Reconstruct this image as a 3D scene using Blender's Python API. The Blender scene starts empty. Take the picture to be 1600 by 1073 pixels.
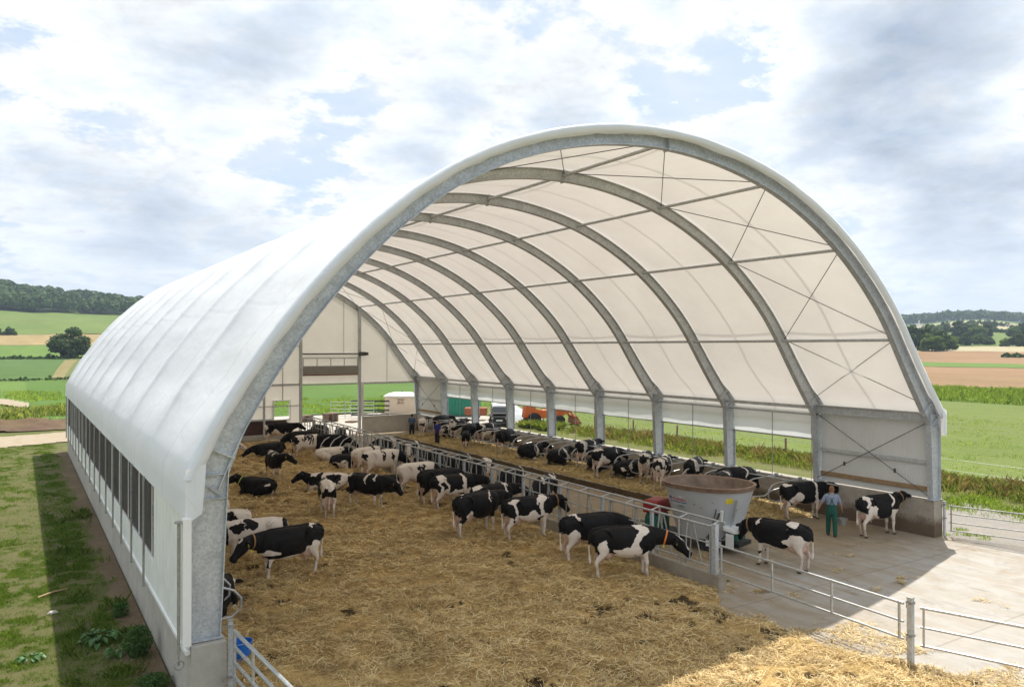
import bpy, math, random
import numpy as np
from mathutils import Vector, Matrix

random.seed(7)
SC = bpy.context.scene
COL = SC.collection
R = math.radians
W = 24.17            # barn width between column centres
BAY = 4.65           # frame spacing
NB = 9
LEN = BAY * NB
KNEE = 4.23
PL = 1.29            # plinth height

# ------------------------------------------------------------------ camera
CAM = (-2.978, -15.133, 6.644)
YAW, PIT, FOC = 0.565542, 0.00504, 1213.33
FW = Vector((math.sin(YAW) * math.cos(PIT), math.cos(YAW) * math.cos(PIT), math.sin(PIT)))
RT = Vector((math.cos(YAW), -math.sin(YAW), 0))
UPV = RT.cross(FW)
cd = bpy.data.cameras.new('camera')
cam = bpy.data.objects.new('camera', cd)
COL.objects.link(cam)
cam.location = CAM
cam.rotation_euler = FW.to_track_quat('-Z', 'Y').to_euler()
cd.sensor_width = 36.0
cd.lens = 36.0 * FOC / 1600.0
cd.clip_end = 20000
cd.clip_start = 0.1
SC.camera = cam


def at(px, py, z=0.0):
    """survey helper: where the sight line of a photo point meets height z"""
    d = FW + RT * ((px - 800) / FOC) - UPV * ((py - 536.5) / FOC)
    t = (z - CAM[2]) / d.z
    return Vector(CAM) + d * t


# ------------------------------------------------------------------ noise
def _hash(ix, iy, iz, seed):
    n = (ix.astype(np.int64) * 374761393 + iy.astype(np.int64) * 668265263 + iz.astype(np.int64) * 2147483647 + seed * 974711) & 0x7fffffff
    n = ((n ^ (n >> 13)) * 1274126177) & 0x7fffffff
    n = n ^ (n >> 16)
    return (n & 0xffff) / 65535.0


def vnoise(p, seed=0):
    p = np.asarray(p, float)
    if p.shape[1] == 2:
        p = np.concatenate([p, np.zeros((len(p), 1))], 1)
    i = np.floor(p).astype(np.int64)
    f = p - i
    f = f * f * (3 - 2 * f)
    r = 0
    for dx in (0, 1):
        wx = f[:, 0] if dx else 1 - f[:, 0]
        for dy in (0, 1):
            wy = f[:, 1] if dy else 1 - f[:, 1]
            for dz in (0, 1):
                wz = f[:, 2] if dz else 1 - f[:, 2]
                r = r + wx * wy * wz * _hash(i[:, 0] + dx, i[:, 1] + dy, i[:, 2] + dz, seed)
    return r


def fbm(p, seed=0, oct=4, gain=.5):
    p = np.asarray(p, float)
    a, s, t = 1.0, 0.0, 0.0
    for k in range(oct):
        s = s + a * vnoise(p * (2.03 ** k) + k * 17.3, seed + k * 13)
        t += a
        a *= gain
    return s / t


# ------------------------------------------------------------------ objects
def tag(o, label=None, cat=None, group=None, kind=None):
    if label: o['label'] = label
    if cat: o['category'] = cat
    if group: o['group'] = group
    if kind: o['kind'] = kind
    return o


def thing(name, label, cat, loc=(0, 0, 0), rz=0.0, group=None):
    o = bpy.data.objects.new(name, None)
    o.empty_display_size = .3
    COL.objects.link(o)
    o.location = loc
    o.rotation_euler = (0, 0, rz)
    return tag(o, label, cat, group)


def link_mesh(name, me, mat=None, parent=None):
    o = bpy.data.objects.new(name, me)
    COL.objects.link(o)
    if mat is not None:
        if me.materials: me.materials[0] = mat
        else: me.materials.append(mat)
    if parent is not None: o.parent = parent
    return o


def copy_tree(o, parent=None):
    c = o.copy()
    COL.objects.link(c)
    c.parent = parent
    for ch in list(o.children):
        copy_tree(ch, c)
    return c


def np_mesh(name, verts, faces, smooth=False):
    """faces: (n,k) int array"""
    verts = np.asarray(verts, np.float32)
    faces = np.asarray(faces, np.int32)
    me = bpy.data.meshes.new(name)
    me.vertices.add(len(verts))
    me.vertices.foreach_set('co', verts.ravel())
    n, k = faces.shape
    me.loops.add(n * k)
    me.loops.foreach_set('vertex_index', faces.ravel())
    me.polygons.add(n)
    me.polygons.foreach_set('loop_start', np.arange(0, n * k, k, dtype=np.int32))
    if smooth:
        me.polygons.foreach_set('use_smooth', np.ones(n, bool))
    me.update()
    me.validate()
    return me


class MB:
    def __init__(s):
        s.v = []
        s.f = []

    def add(s, vs, fs):
        b = len(s.v)
        s.v += [tuple(v) for v in vs]
        s.f += [tuple(i + b for i in f) for f in fs]
        return s

    def box(s, x0, x1, y0, y1, z0, z1):
        vs = [(x, y, z) for z in (z0, z1) for y in (y0, y1) for x in (x0, x1)]
        return s.add(vs, [(0, 2, 3, 1), (4, 5, 7, 6), (0, 1, 5, 4), (2, 6, 7, 3), (0, 4, 6, 2), (1, 3, 7, 5)])

    def beam(s, p0, p1, w, h, up=(0, 0, 1)):
        p0, p1 = Vector(p0), Vector(p1)
        t = (p1 - p0).normalized()
        up = Vector(up)
        if abs(t.dot(up)) > .99: up = Vector((0, 1, 0))
        sd = t.cross(up).normalized()
        u = sd.cross(t)
        vs = []
        for p in (p0, p1):
            for a, b in ((-1, -1), (1, -1), (1, 1), (-1, 1)):
                vs.append(p + sd * (a * w / 2) + u * (b * h / 2))
        return s.add(vs, [(0, 1, 2, 3), (7, 6, 5, 4), (0, 4, 5, 1), (1, 5, 6, 2), (2, 6, 7, 3), (3, 7, 4, 0)])

    def tube(s, pts, r, n=8, closed=False):
        pts = [Vector(p) for p in pts]
        m = len(pts)
        rr = r if isinstance(r, (list, tuple)) else [r] * m
        ref = None
        rings = []
        for i in range(m):
            a = pts[(i - 1) % m] if (closed or i > 0) else pts[i]
            b = pts[(i + 1) % m] if (closed or i < m - 1) else pts[i]
            t = (b - a).normalized()
            if ref is None:
                ref = Vector((0, 0, 1)) if abs(t.z) < .9 else Vector((1, 0, 0))
            ref = (ref - t * ref.dot(t)).normalized()
            bi = t.cross(ref)
            rings.append([pts[i] + (ref * math.cos(2 * math.pi * k / n) + bi * math.sin(2 * math.pi * k / n)) * rr[i] for k in range(n)])
        vs = [v for rg in rings for v in rg]
        fs = []
        for i in range(m if closed else m - 1):
            j = (i + 1) % m
            for k in range(n):
                fs.append((i * n + k, i * n + (k + 1) % n, j * n + (k + 1) % n, j * n + k))
        if not closed:
            fs.append(tuple(range(n - 1, -1, -1)))
            fs.append(tuple((m - 1) * n + k for k in range(n)))
        return s.add(vs, fs)

    def rings(s, rings, cap=True):
        n = len(rings[0])
        vs = [v for rg in rings for v in rg]
        fs = []
        for i in range(len(rings) - 1):
            for k in range(n):
                fs.append((i * n + k, i * n + (k + 1) % n, (i + 1) * n + (k + 1) % n, (i + 1) * n + k))
        if cap:
            fs.append(tuple(range(n - 1, -1, -1)))
            fs.append(tuple((len(rings) - 1) * n + k for k in range(n)))
        return s.add(vs, fs)

    def lathe(s, prof, c=(0, 0, 0), n=24, cap=True):
        rg = []
        for r, z in prof:
            rg.append([(c[0] + r * math.cos(2 * math.pi * k / n), c[1] + r * math.sin(2 * math.pi * k / n), c[2] + z) for k in range(n)])
        return s.rings(rg, cap)

    def loft(s, secs, n=14, e=1.0, up=(0, 0, 1)):
        """secs: (centre, half height, half width)"""
        up0 = Vector(up)
        cs = [Vector(q[0]) for q in secs]
        rg = []
        for i, q in enumerate(secs):
            t = (cs[min(i + 1, len(cs) - 1)] - cs[max(i - 1, 0)]).normalized()
            u0 = up0 if abs(t.dot(up0)) < .985 else Vector((1, 0, .05))
            sd = t.cross(u0).normalized()
            u = sd.cross(t)
            ring = []
            for k in range(n):
                a = 2 * math.pi * k / n
                c_, s_ = math.cos(a), math.sin(a)
                cc = math.copysign(abs(c_) ** e, c_)
                ss = math.copysign(abs(s_) ** e, s_)
                ring.append(cs[i] + sd * (cc * q[2]) + u * (ss * q[1]))
            rg.append(ring)
        return s.rings(rg)

    def mesh(s, name, smooth=False, angle=35):
        me = bpy.data.meshes.new(name)
        me.from_pydata(s.v, [], s.f)
        me.update()
        if smooth:
            me.polygons.foreach_set('use_smooth', np.ones(len(me.polygons), bool))
            me.set_sharp_from_angle(angle=R(angle))
        return me

    def build(s, name, mat, parent=None, smooth=False, bevel=0, angle=35):
        o = link_mesh(name, s.mesh(name, smooth, angle), mat, parent)
        if bevel:
            b = o.modifiers.new('bevel', 'BEVEL')
            b.width = bevel
            b.segments = 2
            b.limit_method = 'ANGLE'
        return o


def text_mesh(txt, size, spacing=1.0):
    cu = bpy.data.curves.new('text', 'FONT')
    cu.body = txt
    cu.size = size
    cu.space_character = spacing
    cu.align_x = 'CENTER'
    cu.offset = size * .02
    o = bpy.data.objects.new('text', cu)
    COL.objects.link(o)
    dg = bpy.context.evaluated_depsgraph_get()
    dg.update()
    me = bpy.data.meshes.new_from_object(o.evaluated_get(dg))
    bpy.data.objects.remove(o)
    return me


# ------------------------------------------------------------------ materials
class NT:
    def __init__(s, name):
        s.m = bpy.data.materials.new(name)
        s.m.use_nodes = True
        s.t = s.m.node_tree
        s.N = s.t.nodes
        s.L = s.t.links
        s.bsdf = s.N.get('Principled BSDF')
        s.out = s.N.get('Material Output')

    def n(s, kind, **kw):
        nd = s.N.new(kind)
        for k, v in kw.items():
            if k.startswith('i_'):
                nd.inputs[k[2:].replace('_', ' ')].default_value = v
            else:
                setattr(nd, k, v)
        return nd

    def l(s, a, b):
        s.L.new(a, b)

    def coord(s, mode='Object', scale=(1, 1, 1)):
        tc = s.n('ShaderNodeTexCoord')
        mp = s.n('ShaderNodeMapping')
        mp.inputs['Scale'].default_value = scale
        s.l(tc.outputs[mode], mp.inputs['Vector'])
        return mp.outputs['Vector']

    def noise(s, vec, scale, detail=5, rough=.55, dist=0):
        nd = s.n('ShaderNodeTexNoise')
        nd.inputs['Scale'].default_value = scale
        nd.inputs['Detail'].default_value = detail
        nd.inputs['Roughness'].default_value = rough
        nd.inputs['Distortion'].default_value = dist
        if vec is not None: s.l(vec, nd.inputs['Vector'])
        return nd.outputs['Fac']

    def ramp(s, fac, stops, mode='LINEAR'):
        nd = s.n('ShaderNodeValToRGB')
        cr = nd.color_ramp
        cr.interpolation = mode
        while len(cr.elements) < len(stops): cr.elements.new(.5)
        for e, (p, c) in zip(cr.elements, stops):
            e.position = p
            e.color = (c, c, c, 1) if isinstance(c, (int, float)) else (c[0], c[1], c[2], 1)
        s.l(fac, nd.inputs['Fac'])
        return nd.outputs['Color']

    def mix(s, fac, a, b, mode='MIX'):
        nd = s.n('ShaderNodeMix', data_type='RGBA', blend_type=mode)
        for sock, v in ((nd.inputs['Factor'], fac), (nd.inputs[6], a), (nd.inputs[7], b)):
            if isinstance(v, bpy.types.NodeSocket): s.l(v, sock)
            elif isinstance(v, (int, float)):
                sock.default_value = v if sock.type == 'VALUE' else (v, v, v, 1)
            else: sock.default_value = (v[0], v[1], v[2], 1)
        return nd.outputs[2]

    def math(s, op, a, b=None):
        nd = s.n('ShaderNodeMath', operation=op)
        for i, v in enumerate((a, b)):
            if v is None: continue
            if isinstance(v, bpy.types.NodeSocket): s.l(v, nd.inputs[i])
            else: nd.inputs[i].default_value = v
        return nd.outputs[0]

    def bump(s, h, strength=.3, dist=.02):
        nd = s.n('ShaderNodeBump')
        nd.inputs['Strength'].default_value = strength
        nd.inputs['Distance'].default_value = dist
        s.l(h, nd.inputs['Height'])
        s.l(nd.outputs['Normal'], s.bsdf.inputs['Normal'])
        return nd

    def set(s, color=None, rough=None, metal=None, spec=None):
        for k, v in (('Base Color', color), ('Roughness', rough), ('Metallic', metal), ('Specular IOR Level', spec)):
            if v is None: continue
            sock = s.bsdf.inputs[k]
            if isinstance(v, bpy.types.NodeSocket): s.l(v, sock)
            elif isinstance(v, (int, float)): sock.default_value = v
            else: sock.default_value = (v[0], v[1], v[2], 1)
        return s


def simple(name, col, rough=.6, metal=0, var=.18, scale=4, dirt=None, dirt_amt=.3, bump=0, spec=.4, mode='Object'):
    """noise-varied plain surface with optional dirt"""
    t = NT(name)
    v = t.coord(mode)
    n1 = t.noise(v, scale, 6, .6)
    lo = [c * (1 - var) for c in col]
    hi = [min(1, c * (1 + var)) for c in col]
    c = t.ramp(n1, [(.3, lo), (.7, hi)])
    if dirt:
        n2 = t.noise(v, scale * .45, 8, .68, .4)
        m = t.ramp(n2, [(.5, 0), (.75, dirt_amt)])
        c = t.mix(m, c, dirt)
    t.set(c, rough, metal, spec)
    if bump:
        t.bump(t.noise(v, scale * 6, 5, .6), bump, .02)
    return t.m
EXPOSURE = 0.63
SUN_E = 3.95
HAZE = 0.00023
SKY_SEED = 3.7
SKY_BLOBS = [(1400, 110, 7.5, .12), (1480, 290, 6, .08), (1550, 370, 6, .07), (320, 70, 8, .07), (640, 310, 6, .09), (890, 150, 5, .09), (330, 350, 9, .05), (130, 330, 7, .04), (480, 30, 6, .03), (180, 430, 9, .02), (700, 60, 7, .03), (1240, 20, 6, -.05), (560, 150, 6, -.03), (1060, 70, 6, -.04), (60, 170, 8, -.05), (1220, 350, 6, -.04)]
SKY_RAMP = [(.465, (7.15, 7.22, 7.35)), (.525, (6.5, 6.75, 7.0)), (.585, (4.7, 5.15, 5.75)), (.69, (2.7, 3.2, 4.0))]
# ------------------------------------------------------------------ render settings, sky, sun
SC.view_settings.view_transform = 'Standard'
SC.view_settings.look = 'None'
SC.view_settings.exposure = EXPOSURE
SC.view_settings.gamma = 1
SC.view_settings.use_curve_mapping = False
SC.cycles.max_bounces = 10
SC.cycles.diffuse_bounces = 5
SC.cycles.transmission_bounces = 6
SC.cycles.transparent_max_bounces = 12
SC.cycles.sample_clamp_indirect = 6
SC.cycles.use_denoising = True

SUN_DIR = Vector((.43, .30, 1.0)).normalized()     # towards the sun
SUN_EL = math.asin(SUN_DIR.z)
SUN_AZ = math.atan2(SUN_DIR.x, SUN_DIR.y)          # clockwise from +Y
sl = bpy.data.lights.new('sun', 'SUN')
sl.energy = SUN_E
sl.angle = R(.6)
sl.color = (1.0, .955, .87)
so = bpy.data.objects.new('sun', sl)
COL.objects.link(so)
so.rotation_euler = (-SUN_DIR).to_track_quat('-Z', 'Y').to_euler()
so.location = (20, 20, 40)

wd = bpy.data.worlds.new('World')
SC.world = wd
wd.use_nodes = True
wt = wd.node_tree
wn, wl = wt.nodes, wt.links
bg = wn.get('Background')
bg.inputs['Strength'].default_value = .1


def W_(kind, **kw):
    nd = wn.new(kind)
    for k, v in kw.items(): setattr(nd, k, v)
    return nd


def wm(op, a, b=None, c=None):
    nd = W_('ShaderNodeMath', operation=op)
    for i, v in enumerate((a, b, c)):
        if v is None: continue
        if isinstance(v, bpy.types.NodeSocket): wl.new(v, nd.inputs[i])
        else: nd.inputs[i].default_value = v
    return nd.outputs[0]


def wramp(fac, stops):
    nd = W_('ShaderNodeValToRGB')
    cr = nd.color_ramp
    while len(cr.elements) < len(stops): cr.elements.new(.5)
    for e, (p, c) in zip(cr.elements, stops):
        e.position = p
        e.color = (c, c, c, 1) if isinstance(c, (int, float)) else (*c, 1)
    wl.new(fac, nd.inputs['Fac'])
    return nd.outputs['Color']


def wmix(fac, a, b):
    nd = W_('ShaderNodeMix', data_type='RGBA')
    for sock, v in ((nd.inputs['Factor'], fac), (nd.inputs[6], a), (nd.inputs[7], b)):
        if isinstance(v, bpy.types.NodeSocket): wl.new(v, sock)
        elif isinstance(v, (int, float)): sock.default_value = v
        else: sock.default_value = (*v, 1)
    return nd.outputs[2]


sky = W_('ShaderNodeTexSky', sky_type='NISHITA')
sky.sun_disc = False
sky.sun_elevation = SUN_EL
sky.sun_rotation = SUN_AZ
sky.air_density = 1.0
sky.dust_density = 1.5
tc = W_('ShaderNodeTexCoord')
sep = W_('ShaderNodeSeparateXYZ')
wl.new(tc.outputs['Generated'], sep.inputs[0])
dz = wm('MAXIMUM', sep.outputs['Z'], 0.0)
den = wm('ADD', dz, .20)
px_ = wm('DIVIDE', sep.outputs['X'], den)
py_ = wm('DIVIDE', sep.outputs['Y'], den)
cmb = W_('ShaderNodeCombineXYZ')
wl.new(px_, cmb.inputs[0])
wl.new(py_, cmb.inputs[1])
cmb.inputs[2].default_value = SKY_SEED


def wnoise(vec, scale, detail, rough, dist=0.0, off=0.0):
    mp = W_('ShaderNodeMapping')
    mp.inputs['Location'].default_value = (off, off * .7, 0)
    wl.new(vec, mp.inputs['Vector'])
    nd = W_('ShaderNodeTexNoise')
    nd.inputs['Scale'].default_value = scale
    nd.inputs['Detail'].default_value = detail
    nd.inputs['Roughness'].default_value = rough
    nd.inputs['Distortion'].default_value = dist
    wl.new(mp.outputs['Vector'], nd.inputs['Vector'])
    return nd.outputs['Fac']


def wblob(dirv, r):
    """soft spot of the sky round a compass direction: 1 at its centre"""
    d = Vector(dirv).normalized()
    vm = W_('ShaderNodeVectorMath', operation='DOT_PRODUCT')
    wl.new(tc.outputs['Generated'], vm.inputs[0])
    vm.inputs[1].default_value = d
    c = math.cos(R(r))
    return wm('MAXIMUM', wm('DIVIDE', wm('SUBTRACT', vm.outputs['Value'], c), 1 - c), 0.0)


def skydir(px, py):
    return FW + RT * ((px - 800) / FOC) - UPV * ((py - 536.5) / FOC)


P = cmb.outputs[0]
big = wnoise(P, 1.55, 6, .55, .15)
mid = wnoise(P, 3.7, 14, .63, .2, 3.1)
fine = wnoise(P, 11, 14, .66, .15, 9.7)
# broken cumulus: density = noise + local weighting; grey where thick
dens = wm('ADD', wm('MULTIPLY', big, .42), wm('ADD', wm('MULTIPLY', mid, .40), wm('MULTIPLY', fine, .18)))
bias = 0.0
for (px, py, r, a) in SKY_BLOBS:
    b_ = wm('MULTIPLY', wblob(skydir(px, py), r), a)
    bias = b_ if bias == 0.0 else wm('ADD', bias, b_)
dens = wm('ADD', dens, bias)
blue = wmix(.7, sky.outputs[0], (4.1, 5.15, 6.5))
veil = wramp(wnoise(P, 2.6, 8, .6, .4, 33.), [(.38, .15), (.62, .95)])
base = wmix(veil, blue, (5.3, 5.75, 6.3))
cov = wramp(dens, [(.44, 0), (.485, 1)])
cloud = wramp(dens, SKY_RAMP)
# puffy relief inside the clouds
puff = wramp(wm('ADD', wm('MULTIPLY', fine, .6), wm('MULTIPLY', mid, .4)), [(.34, .74), (.62, 1.18)])
pm = W_('ShaderNodeMix', data_type='RGBA', blend_type='MULTIPLY')
pm.inputs['Factor'].default_value = 1
wl.new(cloud, pm.inputs[6]); wl.new(puff, pm.inputs[7])
colr = wmix(cov, base, pm.outputs[2])
hz = wramp(dz, [(0.0, .75), (.05, .5), (.17, 0)])
colr = wmix(hz, colr, (5.6, 6.2, 6.8))
wl.new(colr, bg.inputs['Color'])
# ------------------------------------------------------------------ barn materials
def galv(name, col=(.40, .42, .43), rough=.48, metal=.55, scale=9):
    t = NT(name)
    v = t.coord('Object')
    vo = t.n('ShaderNodeTexVoronoi')
    vo.inputs['Scale'].default_value = scale * 3
    t.l(v, vo.inputs['Vector'])
    sp = t.ramp(vo.outputs['Color'], [(.2, [c * .86 for c in col]), (.8, [c * 1.12 for c in col])])
    n = t.noise(v, scale * .35, 8, .65, .6)
    c = t.mix(t.ramp(n, [(.45, 0), (.72, .55)]), sp, [c * .62 for c in col])
    n2 = t.noise(v, scale * .8, 9, .72, 1.0)
    c = t.mix(t.ramp(n2, [(.60, 0), (.68, .5)]), c, [c * .30 for c in col])
    t.set(c, t.ramp(n, [(.3, rough - .08), (.7, rough + .16)]), metal)
    return t.m


M = {}
M['galv'] = galv('galvanised steel', (.52, .55, .585), .5, .4)
M['galv_dark'] = galv('dusty galvanised steel', (.52, .535, .54), .6, .1, 7)
M['tube'] = galv('galvanised tube', (.50, .52, .53), .40, .6, 14)
M['tube_dull'] = galv('dull tube', (.34, .34, .32), .5, .4, 12)
M['cable'] = simple('steel cable', (.10, .095, .09), .5, .5)
M['white_sheet'] = simple('white cladding', (.82, .84, .845), .45, 0, .05, 2, (.50, .50, .45), .35)
M['trim'] = simple('white trim', (.80, .81, .81), .4, 0, .03, 3)
M['dark_panel'] = simple('dark brown boarding', (.060, .028, .026), .6, 0, .25, 5, (.16, .12, .09), .4)
M['plank'] = simple('timber plank', (.33, .22, .12), .75, 0, .25, 6)
M['door_sheet'] = simple('rolled door sheet', (.27, .25, .215), .6, 0, .08, 2)
M['rust'] = simple('rusty bar', (.16, .06, .035), .8, 0, .3, 6)


def fabric(name, transl, fac, col=(.84, .85, .86), seams=True):
    t = NT(name)
    t.N.remove(t.bsdf)
    uv = t.n('ShaderNodeUVMap')
    sx = t.n('ShaderNodeSeparateXYZ')
    t.l(uv.outputs['UV'], sx.inputs[0])
    v = t.coord('Object')
    n = t.noise(v, .5, 7, .62, .5)
    n2 = t.noise(v, 3.5, 5, .6)
    c = t.ramp(n, [(.3, [q * .965 for q in col]), (.7, [min(1, q * 1.03) for q in col])])
    c = t.mix(t.ramp(n2, [(.55, 0), (.8, .10)]), c, (.60, .57, .50))
    tr = t.ramp(n, [(.3, [q * .94 for q in transl]), (.7, [min(1, q * 1.05) for q in transl])])
    if seams:
        fu = t.math('FRACT', t.math('ADD', sx.outputs['X'], 100.0))
        d1 = t.math('ABSOLUTE', t.math('SUBTRACT', fu, .5))
        s1 = t.ramp(d1, [(.0, .8), (.011, .8), (.013, 0)])
        fv = t.math('FRACT', t.math('DIVIDE', sx.outputs['Y'], 11.6))
        d2 = t.math('ABSOLUTE', t.math('SUBTRACT', fv, .42))
        s2 = t.ramp(d2, [(.0, .8), (.0050, .8), (.0062, 0)])
        s = t.math('MAXIMUM', s1, s2)
        tr = t.mix(s, tr, [q * .62 for q in transl])
        c = t.mix(t.math('MULTIPLY', s, .35), c, [q * .86 for q in col])
    d = t.n('ShaderNodeBsdfDiffuse')
    g = t.n('ShaderNodeBsdfTranslucent')
    gl = t.n('ShaderNodeBsdfGlossy')
    gl.inputs['Roughness'].default_value = .38
    t.l(c, d.inputs['Color'])
    t.l(tr, g.inputs['Color'])
    m1 = t.n('ShaderNodeMixShader')
    m1.inputs[0].default_value = fac
    t.l(d.outputs[0], m1.inputs[1])
    t.l(g.outputs[0], m1.inputs[2])
    m2 = t.n('ShaderNodeMixShader')
    m2.inputs[0].default_value = .03
    t.l(m1.outputs[0], m2.inputs[1])
    t.l(gl.outputs[0], m2.inputs[2])
    bp = t.n('ShaderNodeBump')
    bp.inputs['Strength'].default_value = .34
    bp.inputs['Distance'].default_value = .06
    t.l(t.noise(t.coord('Object', (1, .55, 1)), 1.3, 4, .5, .8), bp.inputs['Height'])
    for q in (d, g, gl): t.l(bp.outputs[0], q.inputs['Normal'])
    t.l(m2.outputs[0], t.out.inputs['Surface'])
    return t.m


M['fabric'] = fabric('white roof fabric', (.96, .865, .775), .235, (.83, .87, .925))
M['edge_cloth'] = fabric('edge cloth', (.9, .85, .8), .05, (.72, .755, .81), seams=False)
M['gable'] = fabric('gable cloth', (.95, .86, .72), .26, seams=False)
M['curtain'] = fabric('curtain cloth', (.93, .95, .95), .42, (.80, .83, .84), seams=False)

t = NT('ribbed white panel')
v = t.coord('Object')
wv = t.n('ShaderNodeTexWave', wave_type='BANDS', bands_direction='Y')
wv.inputs['Scale'].default_value = 3.2
t.l(v, wv.inputs['Vector'])
n = t.noise(v, .9, 6, .6)
t.set(t.mix(t.ramp(n, [(.45, 0), (.8, .35)]), (.70, .71, .70), (.52, .50, .46)), .45)
t.bump(wv.outputs['Fac'], .35, .02)
M['panel'] = t.m


def concrete(name, col, stain, sc=1.0, amt=.6, splash=None):
    t = NT(name)
    v = t.coord('Object')
    n = t.noise(v, .35 * sc, 9, .66, .5)
    n2 = t.noise(v, 3.2 * sc, 8, .7)
    n3 = t.noise(v, 28 * sc, 4, .6)
    c = t.ramp(n2, [(.3, [q * .84 for q in col]), (.7, [q * 1.13 for q in col])])
    c = t.mix(t.ramp(n, [(.42, 0), (.70, amt)]), c, stain)
    c = t.mix(t.ramp(n3, [(.62, 0), (.75, .22)]), c, [q * .45 for q in col])
    if splash:
        s = t.n('ShaderNodeSeparateXYZ')
        t.l(v, s.inputs[0])
        hgt = t.math('ADD', s.outputs['Z'], t.math('MULTIPLY', t.noise(v, 2.2, 8, .7), -.75))
        c = t.mix(t.ramp(hgt, [(.02, .85), (.34, 0)]), c, splash)
        c = t.mix(t.ramp(t.noise(v, 9, 6, .75), [(.56, 0), (.66, .55)]), c, splash)
    t.set(c, .85, 0, .25)
    t.bump(n3, .25, .01)
    return t.m


M['plinth'] = concrete('plinth concrete', (.46, .44, .40), (.30, .26, .20), 1.0, .5)
M['plinth_dirty'] = concrete('splashed concrete', (.42, .39, .35), (.26, .21, .15), 1.0, .6, (.10, .065, .035))
M['kerb'] = concrete('kerb concrete', (.36, .32, .26), (.17, .12, .07), 1.3, .7)

# dark wind netting: half see-through cloth
t = NT('wind net')
t.N.remove(t.bsdf)
d = t.n('ShaderNodeBsdfDiffuse')
v = t.coord('Object')
t.l(t.ramp(t.noise(v, 1.2, 5, .6), [(.3, (.055, .05, .046)), (.7, (.10, .092, .085))]), d.inputs['Color'])
tp = t.n('ShaderNodeBsdfTransparent')
mx = t.n('ShaderNodeMixShader')
mx.inputs[0].default_value = .10
t.l(d.outputs[0], mx.inputs[1])
t.l(tp.outputs[0], mx.inputs[2])
t.l(mx.outputs[0], t.out.inputs['Surface'])
M['net'] = t.m

# ------------------------------------------------------------------ profile of the roof cloth (x,z), left hem to right hem
PTS = [(-.47, 3.58), (-.45, 4.28), (0.02, 5.30), (.56, 6.14), (1.27, 7.17), (2.28, 8.37), (3.37, 9.43), (4.86, 10.55), (6.5, 11.37),
       (8.32, 11.95), (9.73, 12.20), (11.25, 12.31), (13.4, 12.16), (16.09, 11.52), (18.85, 10.16), (21.24, 8.22), (22.78, 6.27),
       (23.55, 5.30), (24.42, 4.28), (24.50, 3.55)]


def catmull(pts, n):
    P = np.array(pts, float)
    seg = []
    Q = np.vstack([2 * P[0] - P[1], P, 2 * P[-1] - P[-2]])
    for i in range(1, len(Q) - 2):
        p0, p1, p2, p3 = Q[i - 1:i + 3]
        for k in range(24):
            u = k / 24
            seg.append(.5 * ((2 * p1) + (-p0 + p2) * u + (2 * p0 - 5 * p1 + 4 * p2 - p3) * u * u + (-p0 + 3 * p1 - 3 * p2 + p3) * u ** 3))
    seg.append(P[-1])
    seg = np.array(seg)
    d = np.r_[0, np.cumsum(np.hypot(*np.diff(seg, axis=0).T))]
    s = np.linspace(0, d[-1], n)
    return np.stack([np.interp(s, d, seg[:, 0]), np.interp(s, d, seg[:, 1])], 1), s


ARCP = PTS[1:-1]
AN = 97
arc, arc_s = catmull(ARCP, AN)
for _ in range(6):
    arc[1:-1] = .25 * arc[:-2] + .5 * arc[1:-1] + .25 * arc[2:]
tan = np.gradient(arc, axis=0)
tan /= np.linalg.norm(tan, axis=1)[:, None]
inn = np.stack([tan[:, 1], -tan[:, 0]], 1)           # inward normal
ctr = np.array([W / 2, 5.0])
sgn = np.sign(((ctr - arc) * inn).sum(1))
inn *= sgn[:, None]
FR = arc_s / arc_s[-1]


def off(d):
    """profile moved inwards by d (number or per-point)"""
    d = np.asarray(d) * np.ones(AN)
    return arc + inn * d[:, None]


GAP = .10
DEP = .34 + .22 * np.abs(2 * FR - 1) ** 3             # arch depth: deeper at the knees

barn = thing('fabric_barn', 'long open-fronted cattle barn with a white arched fabric roof on galvanised steel arches', 'barn', (0, 0, 0))

# --- roof cloth: one sheet, hem to hem, sagging a little between the frames
full = np.vstack([[PTS[0]], [(-.46, 3.95)], arc, [(24.46, 3.95)], [PTS[-1]]])
finn = np.vstack([[(1, 0)], [(1, 0)], inn, [(-1, 0)], [(-1, 0)]])
fs_ = np.r_[0, np.cumsum(np.hypot(*np.diff(full, axis=0).T))]
ys = [-.30, -.24]
us = [-.30 / BAY, -.24 / BAY]
SUBF = [0, .011, .022, .034, .05, .075, .11, .17, .25, .36, .5, .64, .75, .83, .89, .925, .95, .966, .978, .989]
for b in range(NB):
    for k in SUBF:
        ys.append((b + k) * BAY)
        us.append(b + k)
ys += [LEN, LEN + .25]
us += [NB, NB + .05]
V, UV = [], []
_e = np.clip((np.minimum(fs_, fs_[-1] - fs_) - .75) / 2.2, 0, 1)
bulge = _e * _e * (3 - 2 * _e)
rng = np.random.RandomState(3)
for y, u in zip(ys, us):
    fr = u - math.floor(u)
    dfr = min(fr, 1 - fr)
    sag = .17 * (1 - (1 - 2 * dfr) ** 1.7) + .055 * (1 - math.exp(-(max(dfr - .018, 0) / .022) ** 1.5)) if 0 <= u <= NB else 0
    wr = (vnoise(np.stack([fs_ * 1.7, np.full_like(fs_, u * 2.1)], 1), 5) - .5) * .05 * bulge
    if u < 0: wr = (vnoise(np.stack([fs_ * 2.6, np.full_like(fs_, u * 30)], 1), 8) - .5) * .07
    q = full + finn * ((sag * bulge) + wr)[:, None]
    for i in range(len(full)):
        V.append((q[i, 0], y, q[i, 1]))
nc = len(full)
F = []
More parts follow.
